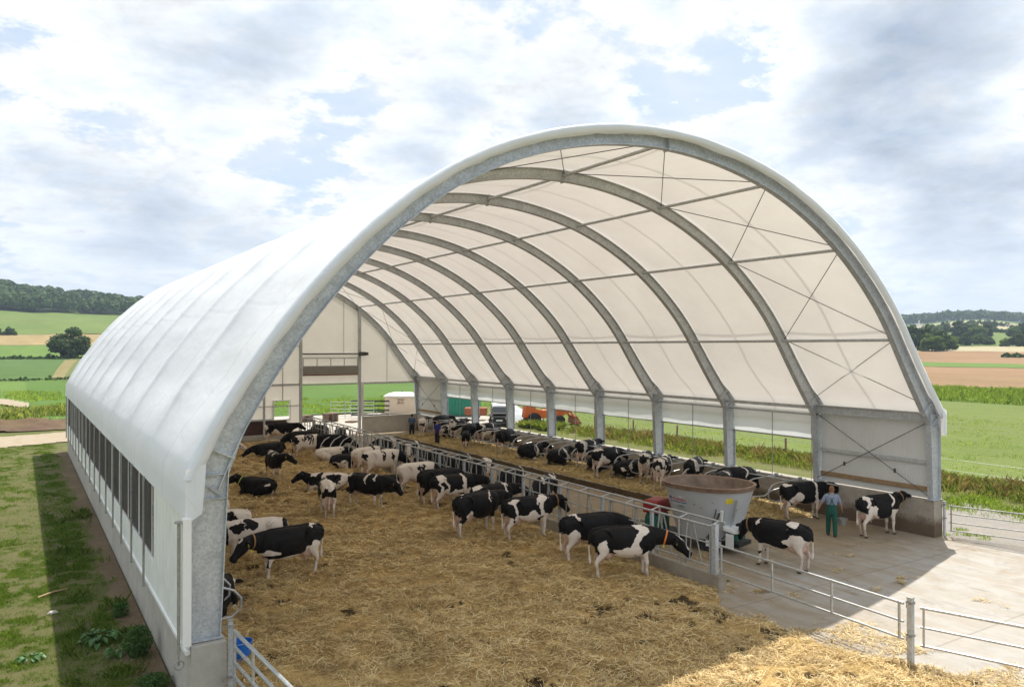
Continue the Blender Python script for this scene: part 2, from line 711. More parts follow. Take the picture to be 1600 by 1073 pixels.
for j in range(len(ys) - 1):
    a = j * nc
    for i in range(nc - 1):
        F.append((a + i, a + i + 1, a + nc + i + 1, a + nc + i))
me = np_mesh('roof_cloth', V, F, True)
uvl = me.uv_layers.new(name='UVMap')
vi = np.array([l.vertex_index for l in me.loops])
uu = np.repeat(np.array(us), nc)[vi]
vv = np.tile(fs_, len(ys))[vi]
uvl.data.foreach_set('uv', np.stack([uu, vv], 1).astype(np.float32).ravel())
link_mesh('roof_cloth', me, M['fabric'], barn)

# front edge of the cloth turned over the first arch
pf = off(GAP + .05)
V, F = [], []
rows = [(full, -.30), (None, -.33), (None, -.27)]
A = off(0.0)
for kk, (d, y) in enumerate(((-.045, -.20), (-.035, -.30), (.05, -.345), (.16, -.30), (.20, -.225))):
    wrk = (vnoise(np.stack([arc_s * 3.1, np.full(AN, kk * 1.3)], 1), 12) - .5) * .05
    q = off(d + wrk * (1 if kk > 1 else .15))
    for i in range(AN): V.append((q[i, 0], y + wrk[i] * (.5 if kk > 1 else .2), q[i, 1]))
for j in range(4):
    for i in range(AN - 1):
        F.append((j * AN + i, j * AN + i + 1, (j + 1) * AN + i + 1, (j + 1) * AN + i))
me = np_mesh('roof_edge', V, F, True)
uvl = me.uv_layers.new(name='UVMap')
link_mesh('roof_edge', me, M['edge_cloth'], barn)
# the two loose corner flaps at the knees
for sx, x0 in ((-1, -.46), (1, W + .31)):
    mb = MB()
    for (ya, yb, d) in ((-.31, -.30, 0),):
        mb.add([(x0 - .02 * sx * 0, -.31, 4.45), (x0 + -sx * .34, -.33, 4.55), (x0 - sx * .30, -.36, 4.0), (x0 - sx * .27, -.34, 3.66), (x0 - sx * .10, -.38, 3.56), (x0, -.31, 3.58), (x0, -.31, 4.0)],
               [(0, 1, 2, 6), (6, 2, 3, 4, 5)])
    fl = mb.build('corner_flap', M['fabric'], barn, True)
    fl.data.uv_layers.new(name='UVMap')


def sweep_plate(mb, inner, outer, y0, y1, i0=0, i1=None):
    """solid band between two offset profiles, from y0 to y1"""
    i1 = len(inner) if i1 is None else i1
    rg = []
    for i in range(i0, i1):
        a, b = outer[i], inner[i]
        rg.append([(a[0], y0, a[1]), (a[0], y1, a[1]), (b[0], y1, b[1]), (b[0], y0, b[1])])
    mb.rings(rg)


def isect(mb, x_out, x_in0, x_in1, z0, z1, y, sgn):
    """straight tapering I column: outer flange upright, inner flange from x_in0 (foot) to x_in1 (knee)"""
    f, tw = .20, .022
    mb.box(min(x_out, x_out + sgn * .02), max(x_out, x_out + sgn * .02), y - f / 2, y + f / 2, z0, z1)
    mb.beam((x_in0, y, z0), (x_in1, y, z1), f, .02, up=(1, 0, 0))
    xa = x_out + sgn * .02
    vs = []
    for yy in (y - tw / 2, y + tw / 2):
        vs += [(xa, yy, z0 + .002), (x_in0 - sgn * .01, yy, z0 + .002), (x_in1 - sgn * .01, yy, z1), (xa, yy, z1)]
    mb.add(vs, [(0, 1, 2, 3), (7, 6, 5, 4), (0, 4, 5, 1), (1, 5, 6, 2), (2, 6, 7, 3), (3, 7, 4, 0)])
    mb.box(min(x_out - sgn * .03, x_in0 + sgn * .05), max(x_out - sgn * .03, x_in0 + sgn * .05), y - .14, y + .14, z0 - .022, z0)


APEX = int(np.argmax(arc[:, 1]))
for k in range(NB + 1):
    y = k * BAY
    mat = M['galv'] if k == 0 else M['galv_dark']
    mb = MB()
    o0, o1 = off(GAP), off(GAP + .02)
    n1, n0 = off(GAP + DEP - .02), off(GAP + DEP)
    sweep_plate(mb, o1, o0, y - .10, y + .10)
    sweep_plate(mb, n0, n1, y - .10, y + .10)
    sweep_plate(mb, n1, o1, y - .008, y + .008)
    # splice plates at apex and knees
    for i in (APEX, 2, AN - 3):
        a, b = off(GAP - .015)[i], off(GAP + DEP + .04)[i]
        mb.beam((a[0], y, a[1]), (b[0], y, b[1]), .24, .035, up=(0, 1, 0) if False else (tan[i][0], 0, tan[i][1]))
    for i3, sg, xo in ((4, 1, -.32), (AN - 5, -1, W + .32)):
        a, b = o1[i3], n0[i3]
        q = [(xo + sg * .01, KNEE - .02), (xo + sg * .64, KNEE - .02), (b[0], b[1]), (a[0], a[1])]
        vs = [(x, y - .015, z) for x, z in q] + [(x, y + .015, z) for x, z in q]
        mb.add(vs, [(0, 1, 2, 3), (7, 6, 5, 4), (0, 4, 5, 1), (1, 5, 6, 2), (2, 6, 7, 3), (3, 7, 4, 0)])
        mb.beam((xo + sg * .63, y, KNEE + .10), (n0[2 if i3 < 9 else AN - 3][0] - sg * .0, y, n0[2 if i3 < 9 else AN - 3][1]), .20, .022, up=(1, 0, 0))
        mb.beam((xo + sg * .012, y, KNEE + .10), (o0[3 if i3 < 9 else AN - 4][0], y, o0[3 if i3 < 9 else AN - 4][1]), .20, .02, up=(1, 0, 0))
    arch = mb.build('arch', mat, barn, True, angle=30)
    for sg, xo, nm in ((1, -.32, 'column'), (-1, W + .32, 'column')):
        mb = MB()
        depk = .64
        isect(mb, xo, xo + sg * .50, xo + sg * depk, PL + .02, KNEE + .10, y, sg)
        # stiffeners at the knee
        for zz in (KNEE + .06, KNEE - .38):
            mb.box(min(xo + sg * .025, xo + sg * (depk - .04)), max(xo + sg * .025, xo + sg * (depk - .04)), y - .09, y + .09, zz, zz + .016)
        mb.beam((xo + sg * .06, y, KNEE + .04), (xo + sg * .52, y, KNEE - .34), .16, .014)
        mb.build(nm, M['galv'] if True else mat, arch, True, angle=30)

# --- purlins and eave beams
iu = [int(round(f * (AN - 1))) for f in (.115, .245, .375)]
iu = iu + [APEX] + [AN - 1 - i for i in iu]
pq = off(GAP + DEP * .45)
for i in iu:
    for b in range(NB):
        mb = MB()
        mb.tube([(pq[i][0], b * BAY + .012, pq[i][1]), (pq[i][0], (b + 1) * BAY - .012, pq[i][1])], .052, 10)
        mb.build('purlin', M['galv_dark'], barn, True)
for x in (.14, W - .14):
    for b in range(NB):
        mb = MB()
        y0, y1 = b * BAY + .012, (b + 1) * BAY - .012
        if b in (0, NB - 1):
            mb.box(x - .10, x + .10, y0, y1, KNEE + .10, KNEE + .12)
            mb.box(x - .10, x + .10, y0, y1, KNEE - .20, KNEE - .18)
            mb.box(x - .01, x + .01, y0, y1, KNEE - .18, KNEE + .10)
        else:
            mb.box(x - .06, x + .06, y0, y1, KNEE - .06, KNEE + .07)
        mb.build('eave_beam', M['galv_dark'], barn)

# --- cross bracing cables in the end bays (under the cloth)
nodes = [2] + sorted(iu) + [AN - 3]
pc = off(GAP + DEP * .25)
for b in (0, NB - 1):
    for a, c in zip(nodes[:-1], nodes[1:]):
        for p, q in ((a, c), (c, a)):
            mb = MB()
            A_, B_ = (pc[p][0], b * BAY + .06, pc[p][1]), (pc[q][0], (b + 1) * BAY - .06, pc[q][1])
            mb.tube([A_, B_], .013, 6)
            mb.build('brace_cable', M['cable'], barn)
    for x in (W - .02,):
        for (z0, z1) in ((1.45, 4.0), (4.0, 1.45)):
            mb = MB()
            mb.tube([(x - .18, b * BAY + .1, z0), (x - .18, (b + 1) * BAY - .1, z1)], .014, 6)
            ym = b * BAY + .28 * BAY if z0 < z1 else b * BAY + .72 * BAY
            zm = z0 + (z1 - z0) * (.28 if z0 < z1 else .72)
            mb.lathe([(.035, -.08), (.045, -.04), (.045, .04), (.035, .08)], (x - .18, ym, zm), 8)
            mb.build('brace_cable', M['cable'], barn)

# --- plinth walls
mb = MB(); mb.box(-.36, .26, -.28, LEN + .1, -.05, PL - .02)
mb.build('plinth_wall', M['plinth'], barn, bevel=.012)
mb = MB(); mb.box(W - .16, W + .36, -.12, LEN + .1, -.05, PL - .02)
mb.build('plinth_wall', M['plinth_dirty'], barn, bevel=.012)
# low gable wall right of the door, left of the door
mb = MB(); mb.box(19.45, W - .17, LEN - .12, LEN + .08, -.02, 1.33)
mb.build('gable_wall', M['plinth'], barn, bevel=.01)
mb = MB(); mb.box(.27, 14.45, LEN - .12, LEN + .08, -.02, .32)
mb.build('gable_wall', M['plinth'], barn, bevel=.01)

# --- right side: clad bays at both ends, curtains between
for b in (0, NB - 1):
    y0, y1 = b * BAY + .12, (b + 1) * BAY - .12
    mb = MB(); mb.box(W + .05, W + .12, y0, y1, PL + .02, KNEE - .2)
    mb.build('wall_panel', M['panel'], barn)
    mb = MB(); mb.box(W - .06, W + .04, y0, y1, 2.52, 2.64)
    mb.build('wall_rail', M['galv_dark'], barn)
    mb = MB(); mb.box(W - .02, W + .04, y0, y1, 1.55, 1.72)
    mb.build('kick_plank', M['plank'], barn, bevel=.006)
for b in range(1, NB - 1):
    y0, y1 = b * BAY + .12, (b + 1) * BAY - .12
    ny, nz = 24, 10
    V = []
    for j in range(nz + 1):
        for i in range(ny + 1):
            y = y0 + (y1 - y0) * i / ny
            z = 2.93 + (4.02 - 2.93) * j / nz
            V.append((W + .16 + .022 * math.sin(z * 9 + b) + .012 * math.sin(y * 3.1 + b * 2), y, z))
    F = [(j * (ny + 1) + i, j * (ny + 1) + i + 1, (j + 1) * (ny + 1) + i + 1, (j + 1) * (ny + 1) + i) for j in range(nz) for i in range(ny)]
    me = np_mesh('curtain', V, F, True)
    me.uv_layers.new(name='UVMap')
    cu = link_mesh('curtain', me, M['curtain'], barn)
    mb = MB()
    mb.tube([(W + .16, y0 - .05, 2.92), (W + .16, y1 + .05, 2.92)], .032, 8)
    mb.build('roller_bar', M['tube_dull'], cu, True)
    mb = MB()
    mb.tube([(W + .05, y0 - .08, 3.93), (W + .05, y1 + .08, 3.93)], .045, 8)
    mb.build('curtain_rail', M['galv_dark'], barn, True)
    for q in (.06, .5):
        yy = y0 + (y1 - y0) * q
        mb = MB()
        mb.tube([(W + .08, yy, PL - .02), (W + .08, yy, 3.95)], .018 if q > .1 else .010, 6)
        mb.build('guide_tube', M['tube_dull'], barn, True)

# --- left side: white lower sheet, sill, wind netting, drop tubes
mb = MB(); mb.box(-.42, -.37, -.20, LEN, 1.20, 1.83)
mb.build('lower_cladding', M['white_sheet'], barn)
mb = MB(); mb.box(-.45, -.362, -.22, LEN, 1.12, 1.197)
mb.build('sill_trim', M['trim'], barn, bevel=.006)
mb = MB(); mb.box(-.43, -.37, -.20, 3.82, 1.833, 4.05)
for yy in np.arange(.15, 3.8, .46): mb.box(-.436, -.431, yy, yy + .03, 1.86, 3.6)
mb.build('wall_panel', M['white_sheet'], barn)
mb = MB(); mb.box(-.52, -.37, -.37, -.24, 1.32, 3.60)
mb.build('corner_trim', M['trim'], barn, bevel=.008)
mb = MB(); mb.box(-.43, -.36, LEN - 1.2, LEN + .1, 1.833, 4.05)
mb.build('wall_panel', M['white_sheet'], barn)
mb = MB(); mb.box(-.44, -.38, 3.82, LEN - 1.2, 3.56, 3.74)
mb.build('head_trim', M['trim'], barn)
for b in range(NB):
    y0, y1 = max(3.86, b * BAY), min(LEN - 1.22, (b + 1) * BAY)
    if y1 - y0 < .3: continue
    mb = MB()
    st = (y1 - y0) / 2
    for k in range(2):
        mb.add([(-.34, y0 + k * st + .03, 1.83), (-.34, y0 + (k + 1) * st - .05, 1.83), (-.34, y0 + (k + 1) * st - .05, 3.9), (-.34, y0 + k * st + .03, 3.9)], [(0, 1, 2, 3)])
    mb.build('wind_net', M['net'], barn)
    for k in range(2):
        mb = MB(); mb.box(-.362, -.346, y0 + k * st - .025, y0 + k * st + .025, 1.835, 3.56)
        mb.build('net_post', M['trim'], barn)
for k in range(1, NB + 1):
    for q in (0, .5):
        y = (k - q) * BAY + .02
        if y > LEN - .6 or (q and k == 1): continue
        mb = MB()
        mb.tube([(-.53, y, 1.16), (-.53, y, 3.66)], .026, 8)
        mb.tube([(-.53, y - .05, 1.15), (-.53, y + .05, 1.15)], .034, 8)
        mb.build('drop_tube', M['tube_dull'], barn, True)
mb = MB()
mb.tube([(-.57, -.28, 1.18), (-.57, -.28, 3.52)], .03, 10)
mb.tube([(-.57, -.28, 1.0), (-.57, -.28, 1.16)], .02, 8)
mb.lathe([(.0, 0), (.075, 0), (.075, .03), (0, .03)], (-.57, -.28, 3.52), 12)
mb.tube([(-.57 + .08 * math.cos(a), -.33, 1.02 + .08 * math.sin(a)) for a in np.linspace(0, 2 * math.pi, 13)[:-1]], .014, 6, True)
mb.build('winch_tube', M['tube_dull'], barn, True)

# --- back gable
GY = LEN + .02
pi_ = off(GAP + .02)
up_pts = [(p[0], p[1]) for p in pi_ if p[1] > 4.5]
mb = MB()
poly = [(up_pts[0][0] - .25, 3.95)] + up_pts + [(up_pts[-1][0] + .25, 3.95)]
mb.add([(x, GY, z) for x, z in poly], [tuple(range(len(poly)))])
for (xa, xb, za, zb) in ((.27, 12.66, 1.38, 3.948), (13.82, 14.55, .32, 3.948), (12.66, 13.82, 2.74, 3.948), (12.66, 13.82, .32, 1.33)):
    mb.add([(xa, GY, za), (xb, GY, za), (xb, GY, zb), (xa, GY, zb)], [(0, 1, 2, 3)])
g = mb.build('gable_sheet', M['gable'], barn)
g.data.uv_layers.new(name='UVMap')
mb = MB()
for x in (1.0, 4.2, 7.4, 10.5): mb.box(x, x + 3.1, LEN - .06, LEN + .01, .33, 1.36)
mb.build('lower_boards', M['dark_panel'], barn)
mb = MB()
for (xa, xb, za, zb) in ((12.60, 12.68, 1.33, 2.80), (13.80, 13.88, 1.33, 2.80), (12.68, 13.80, 1.33, 1.41), (12.68, 13.80, 2.72, 2.80)):
    mb.box(xa, xb, LEN - .10, LEN + .10, za, zb)
mb.build('window_frame', M['trim'], barn)
for x, z0, z1, w in ((14.60, 0, 10.9, .20), (19.18, 0, 11.0, .20), (11.95, .32, 3.95, .14), (13.3, 2.8, 10.2, .06), (17.95, 6.25, 11.1, .03), (21.5, 3.95, 9.0, .03)):
    top = min(z1, float(np.interp(x, pi_[:, 0], pi_[:, 1])) - .12)
    mb = MB(); mb.box(x - w / 2, x + w / 2, LEN - .02 - max(w, .05), LEN - .012, z0, top)
    mb.build('gable_post', M['galv_dark'], barn)
mb = MB(); mb.box(19.32, 19.52, LEN - .16, LEN + .16, 1.34, 3.90)
mb.build('door_jamb', M['trim'], barn)
for (x0, x1, z, h) in ((.3, 14.48, 3.90, .16), (19.30, W - .3, 3.88, .14), (.3, 14.48, 2.66 - .3, .07), (.3, 12.6, 1.40, .12), (14.72, 19.06, 3.86, .10), (11.0, 14.48, 6.75, .08), (14.72, 19.06, 6.15, .07)):
    mb = MB(); mb.box(x0, x1, LEN - .14, LEN - .02, z - h / 2, z + h / 2)
    mb.build('gable_rail', M['galv_dark'], barn)
# rolled-up door with its glazed upper row
door = thing('roller_door', None, None, (0, 0, 0)); door.parent = barn
mb = MB(); mb.box(14.74, 19.04, LEN - .20, LEN - .16, 4.62, 5.22)
mb.build('door_leaf', M['door_sheet'], door)
mb = MB()
mb.box(14.74, 19.04, LEN - .205, LEN - .15, 5.80, 5.88)
mb.box(14.74, 19.04, LEN - .205, LEN - .15, 5.225, 5.27)
for x in np.linspace(14.77, 19.0, 5): mb.box(x - .03, x + .03, LEN - .203, LEN - .152, 5.272, 5.798)
mb.build('door_frame', M['galv_dark'], door)
mb = MB(); mb.box(14.74, 19.04, LEN - .22, LEN - .15, 4.53, 4.615)
mb.build('bottom_bar', M['rust'], door)
mb = MB(); mb.tube([(14.7, LEN - .3, 6.16), (19.5, LEN - .3, 6.16)], .05, 8); mb.box(19.1, 19.55, LEN - .42, LEN - .2, 6.0, 6.3)
mb.lathe([(.0, -.12), (.14, -.12), (.14, .12), (0, .12)], (19.7, LEN - .3, 6.15), 10)
mb.build('door_motor', M['cable'], door, True)
# ------------------------------------------------------------------ terrain
C0 = np.array(CAM[:2])
LZ = np.array([(0, 0), (110, 0), (170, .3), (260, 3.1), (300, 4.3), (330, 7.1), (420, 12.9), (520, 21), (620, 30.6), (820, 57), (1100, 70), (1600, 64), (2600, 60)])
RZ = np.array([(0, 0), (150, 0), (230, 1.4), (290, 3.0), (345, 5.6), (420, 7.2), (500, 9.9), (800, 20.2), (1100, 33.), (1350, 40), (1600, 50), (2000, 50), (2600, 45)])


def H(xy):
    xy = np.asarray(xy, float)
    d = xy - C0
    r = np.hypot(d[:, 0], d[:, 1])
    az = np.degrees(np.arctan2(d[:, 0], d[:, 1]))
    zl = np.interp(r, LZ[:, 0], LZ[:, 1])
    zr = np.interp(r, RZ[:, 0], RZ[:, 1])
    w = np.clip((az - 12) / 40, 0, 1)
    w = w * w * (3 - 2 * w)
    w = np.where((az > 130) | (az < -90), .5, w)
    z = zl * (1 - w) + zr * w
    # the left hill tops out and slopes away to the right; the far right ridge undulates
    far = np.clip((r - 520) / 300, 0, 1)
    z = z * (1 + far * (1 - w) * (-.028 * np.clip(az + 2, -10, 20)))
    z = z + far * w * (5 * np.sin(np.radians(az) * 17 + 2.2) + 3 * np.sin(np.radians(az) * 41))
    k = np.clip((r - 90) / 400, 0, 1)
    z = z + k * (vnoise(xy / 160., 3) - .5) * 2.2
    return z


def low(xy):
    r = np.hypot(*(np.asarray(xy) - C0).T)
    return H(xy) - .05 - np.clip((r - 70) * .004, 0, 6)


def polar_patch(a0, a1, r0, r1, na, nr, fn, dz=0.0, wob=0.0, seed=1, logr=True, tilt=(0, 0), slant=0.0):
    aa = np.radians(np.linspace(a0, a1, na))
    rr = np.geomspace(r0, r1, nr) if logr else np.linspace(r0, r1, nr)
    A, Rr = np.meshgrid(aa, rr)
    if tilt[0] or tilt[1]:
        f01 = (Rr - r0) / (r1 - r0)
        Rr = Rr * (1 + (tilt[0] * (1 - f01) + tilt[1] * f01) * (np.degrees(A) - a0))
    if slant: A = A + np.radians(slant) * (Rr - r0) / (r1 - r0)
    if wob:
        wn_ = (fbm(np.stack([np.degrees(A).ravel() / 3.5, np.zeros(A.size)], 1), seed, 3) - .5).reshape(A.shape)
        Rr = Rr * (1 + wob * wn_)
    xy = np.stack([C0[0] + Rr.ravel() * np.sin(A.ravel()), C0[1] + Rr.ravel() * np.cos(A.ravel())], 1)
    z = fn(xy) + dz
    f = [(j * na + i, (j + 1) * na + i, (j + 1) * na + i + 1, j * na + i + 1) for j in range(nr - 1) for i in range(na - 1)]
    return np.column_stack([xy, z]), f


def field_mat(name, c1, c2, s1=.02, s2=.35, c3=None, bump=.5, rows=None, amt=.6):
    t = NT(name)
    v = t.coord('Object')
    n1 = t.noise(v, s1, 6, .6, .4)
    n2 = t.noise(v, s2, 7, .68)
    n3 = t.noise(v, s2 * 8, 4, .7)
    c = t.ramp(n2, [(.28, c1), (.72, c2)])
    if c3: c = t.mix(t.ramp(n1, [(.42, 0), (.66, amt)]), c, c3)
    c = t.mix(t.ramp(n3, [(.35, .45), (.65, 0)]), c, [q * .55 for q in c1])
    if rows:
        wv = t.n('ShaderNodeTexWave', wave_type='BANDS', bands_direction=rows[0])
        wv.inputs['Scale'].default_value = rows[1]
        wv.inputs['Distortion'].default_value = 1.2
        t.l(v, wv.inputs['Vector'])
        c = t.mix(t.ramp(wv.outputs['Fac'], [(.2, .3), (.7, 0)]), c, [q * .6 for q in c1])
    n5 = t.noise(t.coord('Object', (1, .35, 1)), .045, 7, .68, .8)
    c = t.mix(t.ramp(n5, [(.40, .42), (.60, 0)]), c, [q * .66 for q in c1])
    t.set(c, .9, 0, .15)
    t.bump(n3, bump, .06)
    return t.m


F_ = {}
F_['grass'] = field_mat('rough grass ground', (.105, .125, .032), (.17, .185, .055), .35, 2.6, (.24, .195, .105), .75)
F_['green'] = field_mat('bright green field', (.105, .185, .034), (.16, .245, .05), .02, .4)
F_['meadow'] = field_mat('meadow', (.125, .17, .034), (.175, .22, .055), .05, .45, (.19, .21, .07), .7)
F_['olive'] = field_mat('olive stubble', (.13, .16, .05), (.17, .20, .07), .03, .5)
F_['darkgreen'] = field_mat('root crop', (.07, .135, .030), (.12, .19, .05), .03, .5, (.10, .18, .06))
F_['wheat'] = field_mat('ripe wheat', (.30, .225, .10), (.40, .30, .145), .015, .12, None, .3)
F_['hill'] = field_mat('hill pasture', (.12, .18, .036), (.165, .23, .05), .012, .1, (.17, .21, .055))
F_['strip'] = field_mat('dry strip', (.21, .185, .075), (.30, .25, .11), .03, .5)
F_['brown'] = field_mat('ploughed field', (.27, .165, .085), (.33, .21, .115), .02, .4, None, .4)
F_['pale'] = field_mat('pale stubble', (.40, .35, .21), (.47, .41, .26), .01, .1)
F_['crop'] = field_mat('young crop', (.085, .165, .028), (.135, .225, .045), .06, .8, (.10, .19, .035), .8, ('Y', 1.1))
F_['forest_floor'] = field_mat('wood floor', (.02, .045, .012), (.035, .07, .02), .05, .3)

# one ground sheet to the horizon
V, F = polar_patch(-180, 180, 1.0, 9000, 241, 130, low)
link_mesh('ground', np_mesh('ground', V, F, True), F_['grass'])['kind'] = 'structure'


def field(name, mat, a0, a1, r0, r1, dz=0.0, wob=.05, seed=1, na=None, nr=None, tilt=(0, 0), slant=0.0):
    na = na or max(12, int((a1 - a0) * 3))
    V, F = polar_patch(a0, a1, r0, r1, na, nr or max(10, int((r1 - r0) / 8)), H, dz, wob, seed, False, tilt, slant)
    o = link_mesh(name, np_mesh(name, V, F, True), mat)
    o['kind'] = 'structure'
    return o


# left of the barn, near to far
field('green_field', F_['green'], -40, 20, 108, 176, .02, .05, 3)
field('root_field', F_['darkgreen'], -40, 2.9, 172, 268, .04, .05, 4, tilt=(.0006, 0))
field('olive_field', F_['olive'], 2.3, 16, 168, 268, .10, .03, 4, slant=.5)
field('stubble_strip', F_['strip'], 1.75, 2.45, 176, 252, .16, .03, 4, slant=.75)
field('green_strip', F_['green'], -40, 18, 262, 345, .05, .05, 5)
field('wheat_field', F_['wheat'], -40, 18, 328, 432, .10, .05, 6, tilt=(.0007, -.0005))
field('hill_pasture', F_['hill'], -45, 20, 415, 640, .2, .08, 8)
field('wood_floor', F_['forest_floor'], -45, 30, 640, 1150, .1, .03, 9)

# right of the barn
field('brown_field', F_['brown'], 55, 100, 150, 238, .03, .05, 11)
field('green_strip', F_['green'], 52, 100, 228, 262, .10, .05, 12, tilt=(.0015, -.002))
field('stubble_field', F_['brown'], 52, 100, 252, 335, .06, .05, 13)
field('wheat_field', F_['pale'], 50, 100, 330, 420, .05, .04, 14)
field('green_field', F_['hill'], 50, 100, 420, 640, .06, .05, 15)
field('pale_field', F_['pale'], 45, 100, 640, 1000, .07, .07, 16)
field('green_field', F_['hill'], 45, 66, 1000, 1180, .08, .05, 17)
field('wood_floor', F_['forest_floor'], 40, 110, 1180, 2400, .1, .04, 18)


# ------------------------------------------------------------------ ground round the barn, in barn directions
def sheet(name, mat, poly_fn, x0, x1, y0, y1, step, z=0.0, hfn=None, kind='structure'):
    """grid sheet kept where poly_fn(x,y) > 0"""
    xs = np.arange(x0, x1 + 1e-6, step)
    ysx = np.arange(y0, y1 + 1e-6, step)
    X, Y = np.meshgrid(xs, ysx)
    xy = np.stack([X.ravel(), Y.ravel()], 1)
    m = poly_fn(xy)
    zz = H(xy) + z if hfn is None else hfn(xy) + z
    nx = len(xs)
    keep = (m > 0).reshape(X.shape)
    q = keep[:-1, :-1] | keep[1:, :-1] | keep[:-1, 1:] | keep[1:, 1:]
    j, i = np.nonzero(q)
    a = j * nx + i
    f = np.stack([a, a + 1, a + nx + 1, a + nx], 1)
    used = np.zeros(len(xy), bool)
    used[f.ravel()] = True
    idx = np.cumsum(used) - 1
    o = link_mesh(name, np_mesh(name, np.column_stack([xy, zz])[used], idx[f], True), mat)
    o['kind'] = kind
    return o


def edge_noise(xy, s, a, seed):
    return (fbm(xy / s, seed, 4) - .5) * a


# stained concrete of the alley and the sunlit yard in front
t = NT('yard concrete')
v = t.coord('Object')
n = t.noise(v, .22, 9, .66, .8)
n2 = t.noise(v, 1.7, 9, .7, .4)
n3 = t.noise(v, 30, 4, .65)
mp = t.coord('Object', (1.6, .28, 1))
n4 = t.noise(mp, 1.1, 8, .7, .5)
c = t.ramp(n2, [(.3, (.325, .305, .272)), (.7, (.42, .395, .36))])
c = t.mix(t.ramp(n4, [(.46, 0), (.72, .65)]), c, (.31, .235, .15))
c = t.mix(t.ramp(n, [(.52, 0), (.72, .7)]), c, (.25, .17, .085))
c = t.mix(t.ramp(n3, [(.60, 0), (.74, .30)]), c, (.20, .16, .11))
sx = t.n('ShaderNodeSeparateXYZ')
t.l(v, sx.inputs[0])
# the alley inside is trodden with dung and feed; it fades out on the apron
ins = t.math('ADD', t.math('MULTIPLY', t.math('ADD', sx.outputs['Y'], 2.6), .15), t.math('MULTIPLY', t.math('SUBTRACT', n4, .5), 1.6))
c = t.mix(t.ramp(ins, [(-.0, 0), (.75, .88)]), c, t.ramp(n2, [(.3, (.22, .16, .09)), (.7, (.32, .245, .15))]))
fy = t.math('FRACT', t.math('DIVIDE', t.math('ADD', sx.outputs['Y'], 41.3), 4.2))
jl = t.ramp(t.math('ABSOLUTE', t.math('SUBTRACT', fy, .5)), [(0, .75), (.0035, .75), (.0055, 0)])
fx2 = t.math('FRACT', t.math('DIVIDE', t.math('ADD', sx.outputs['X'], 2.2), 5.6))
jl2 = t.ramp(t.math('ABSOLUTE', t.math('SUBTRACT', fx2, .5)), [(0, .75), (.0026, .75), (.004, 0)])
c = t.mix(t.math('MULTIPLY', t.math('MAXIMUM', jl, jl2), .55), c, (.12, .09, .06))
sl = t.noise(t.coord('Object', (1, .6, 1)), .9, 10, .72, 1.4)
c = t.mix(t.ramp(sl, [(.57, 0), (.64, .42), (.70, .2)]), c, (.15, .105, .06))
t.set(c, t.ramp(n, [(.4, .62), (.7, .9)]), 0, .3)
t.bump(t.math('ADD', n3, n2), .3, .012)
yard_mat = t.m
mb = MB(); mb.box(.3, 24.62, -16, LEN + .3, -.25, .004)
mb.build('yard_slab', yard_mat)['kind'] = 'structure'

t = NT('gravel')
v = t.coord('Object')
n1 = t.noise(v, .5, 6, .6)
n2 = t.noise(v, 9, 6, .75)
vo = t.n('ShaderNodeTexVoronoi'); vo.inputs['Scale'].default_value = 26
t.l(v, vo.inputs['Vector'])
c = t.ramp(n2, [(.3, (.24, .22, .195)), (.7, (.43, .40, .365))])
c = t.mix(t.ramp(vo.outputs['Distance'], [(.0, 0), (.6, .5)]), c, (.16, .14, .12))
c = t.mix(t.ramp(n1, [(.50, 0), (.75, .5)]), c, (.40, .33, .23))
t.set(c, .95, 0, .2)
t.bump(vo.outputs['Distance'], .6, .02)
M['gravel'] = t.m
t = NT('track')
v = t.coord('Object')
c = t.ramp(t.noise(v, 1.2, 8, .7), [(.3, (.29, .235, .165)), (.7, (.40, .335, .25))])
c = t.mix(t.ramp(t.noise(v, .3, 6, .6), [(.5, 0), (.75, .5)]), c, (.33, .26, .17))
t.set(c, .95, 0, .15)
t.bump(t.noise(v, 7, 6, .7), .4, .03)
M['track'] = t.m
M['dirt'] = field_mat('bare earth', (.10, .062, .04), (.22, .145, .095), .3, 1.6, (.26, .19, .10), .9)
M['soil'] = field_mat('dry trodden soil', (.15, .105, .062), (.25, .185, .115), .5, 4, (.30, .235, .14), .7)
M['soil2'] = field_mat('worn turf', (.14, .135, .05), (.21, .19, .085), .7, 3.2, (.115, .15, .036), .95)
M['yard2'] = concrete('rear yard', (.44, .40, .345), (.34, .29, .22), .8, .5)

sheet('gravel_yard', M['gravel'], lambda q: np.minimum(np.minimum(q[:, 0] - 24.62, 31.2 + edge_noise(q, 3, 3.2, 4) - q[:, 0] - np.clip((q[:, 1] - 3) * .55, 0, 4.7)), 46 - q[:, 1]), 24.6, 34, -22, 46, .3, .004)
sheet('rear_yard', M['yard2'], lambda q: np.minimum(60 + edge_noise(q, 5, 5, 6) - q[:, 1] * 1.0 - (q[:, 0] - 20) * .25, q[:, 0] - 9), 8, 46, LEN + .3, 64, .5, .012)
sheet('side_track', M['track'], lambda q: 3.3 + edge_noise(q, 4, 2.2, 7) - np.abs(q[:, 1] - 50.5 - (q[:, 0] + 4) * .16), -70, 12, 30, 62, .4, .012)
sheet('bare_earth', M['dirt'], lambda q: 3.6 + edge_noise(q, 4, 4, 8) - np.abs(q[:, 1] - 61.5 - (q[:, 0] + 4) * .25), -70, 3.5, 40, 70, .35, .02,
      lambda q: H(q) + (np.clip((fbm(q / 2.4, 31, 5) - .36), 0, 1) * 1.6 + (fbm(q / .7, 32, 3) - .5) * .5) * np.clip(1 - np.abs(q[:, 1] - 61.5 - (q[:, 0] + 4) * .25) / 4.5, 0, 1))
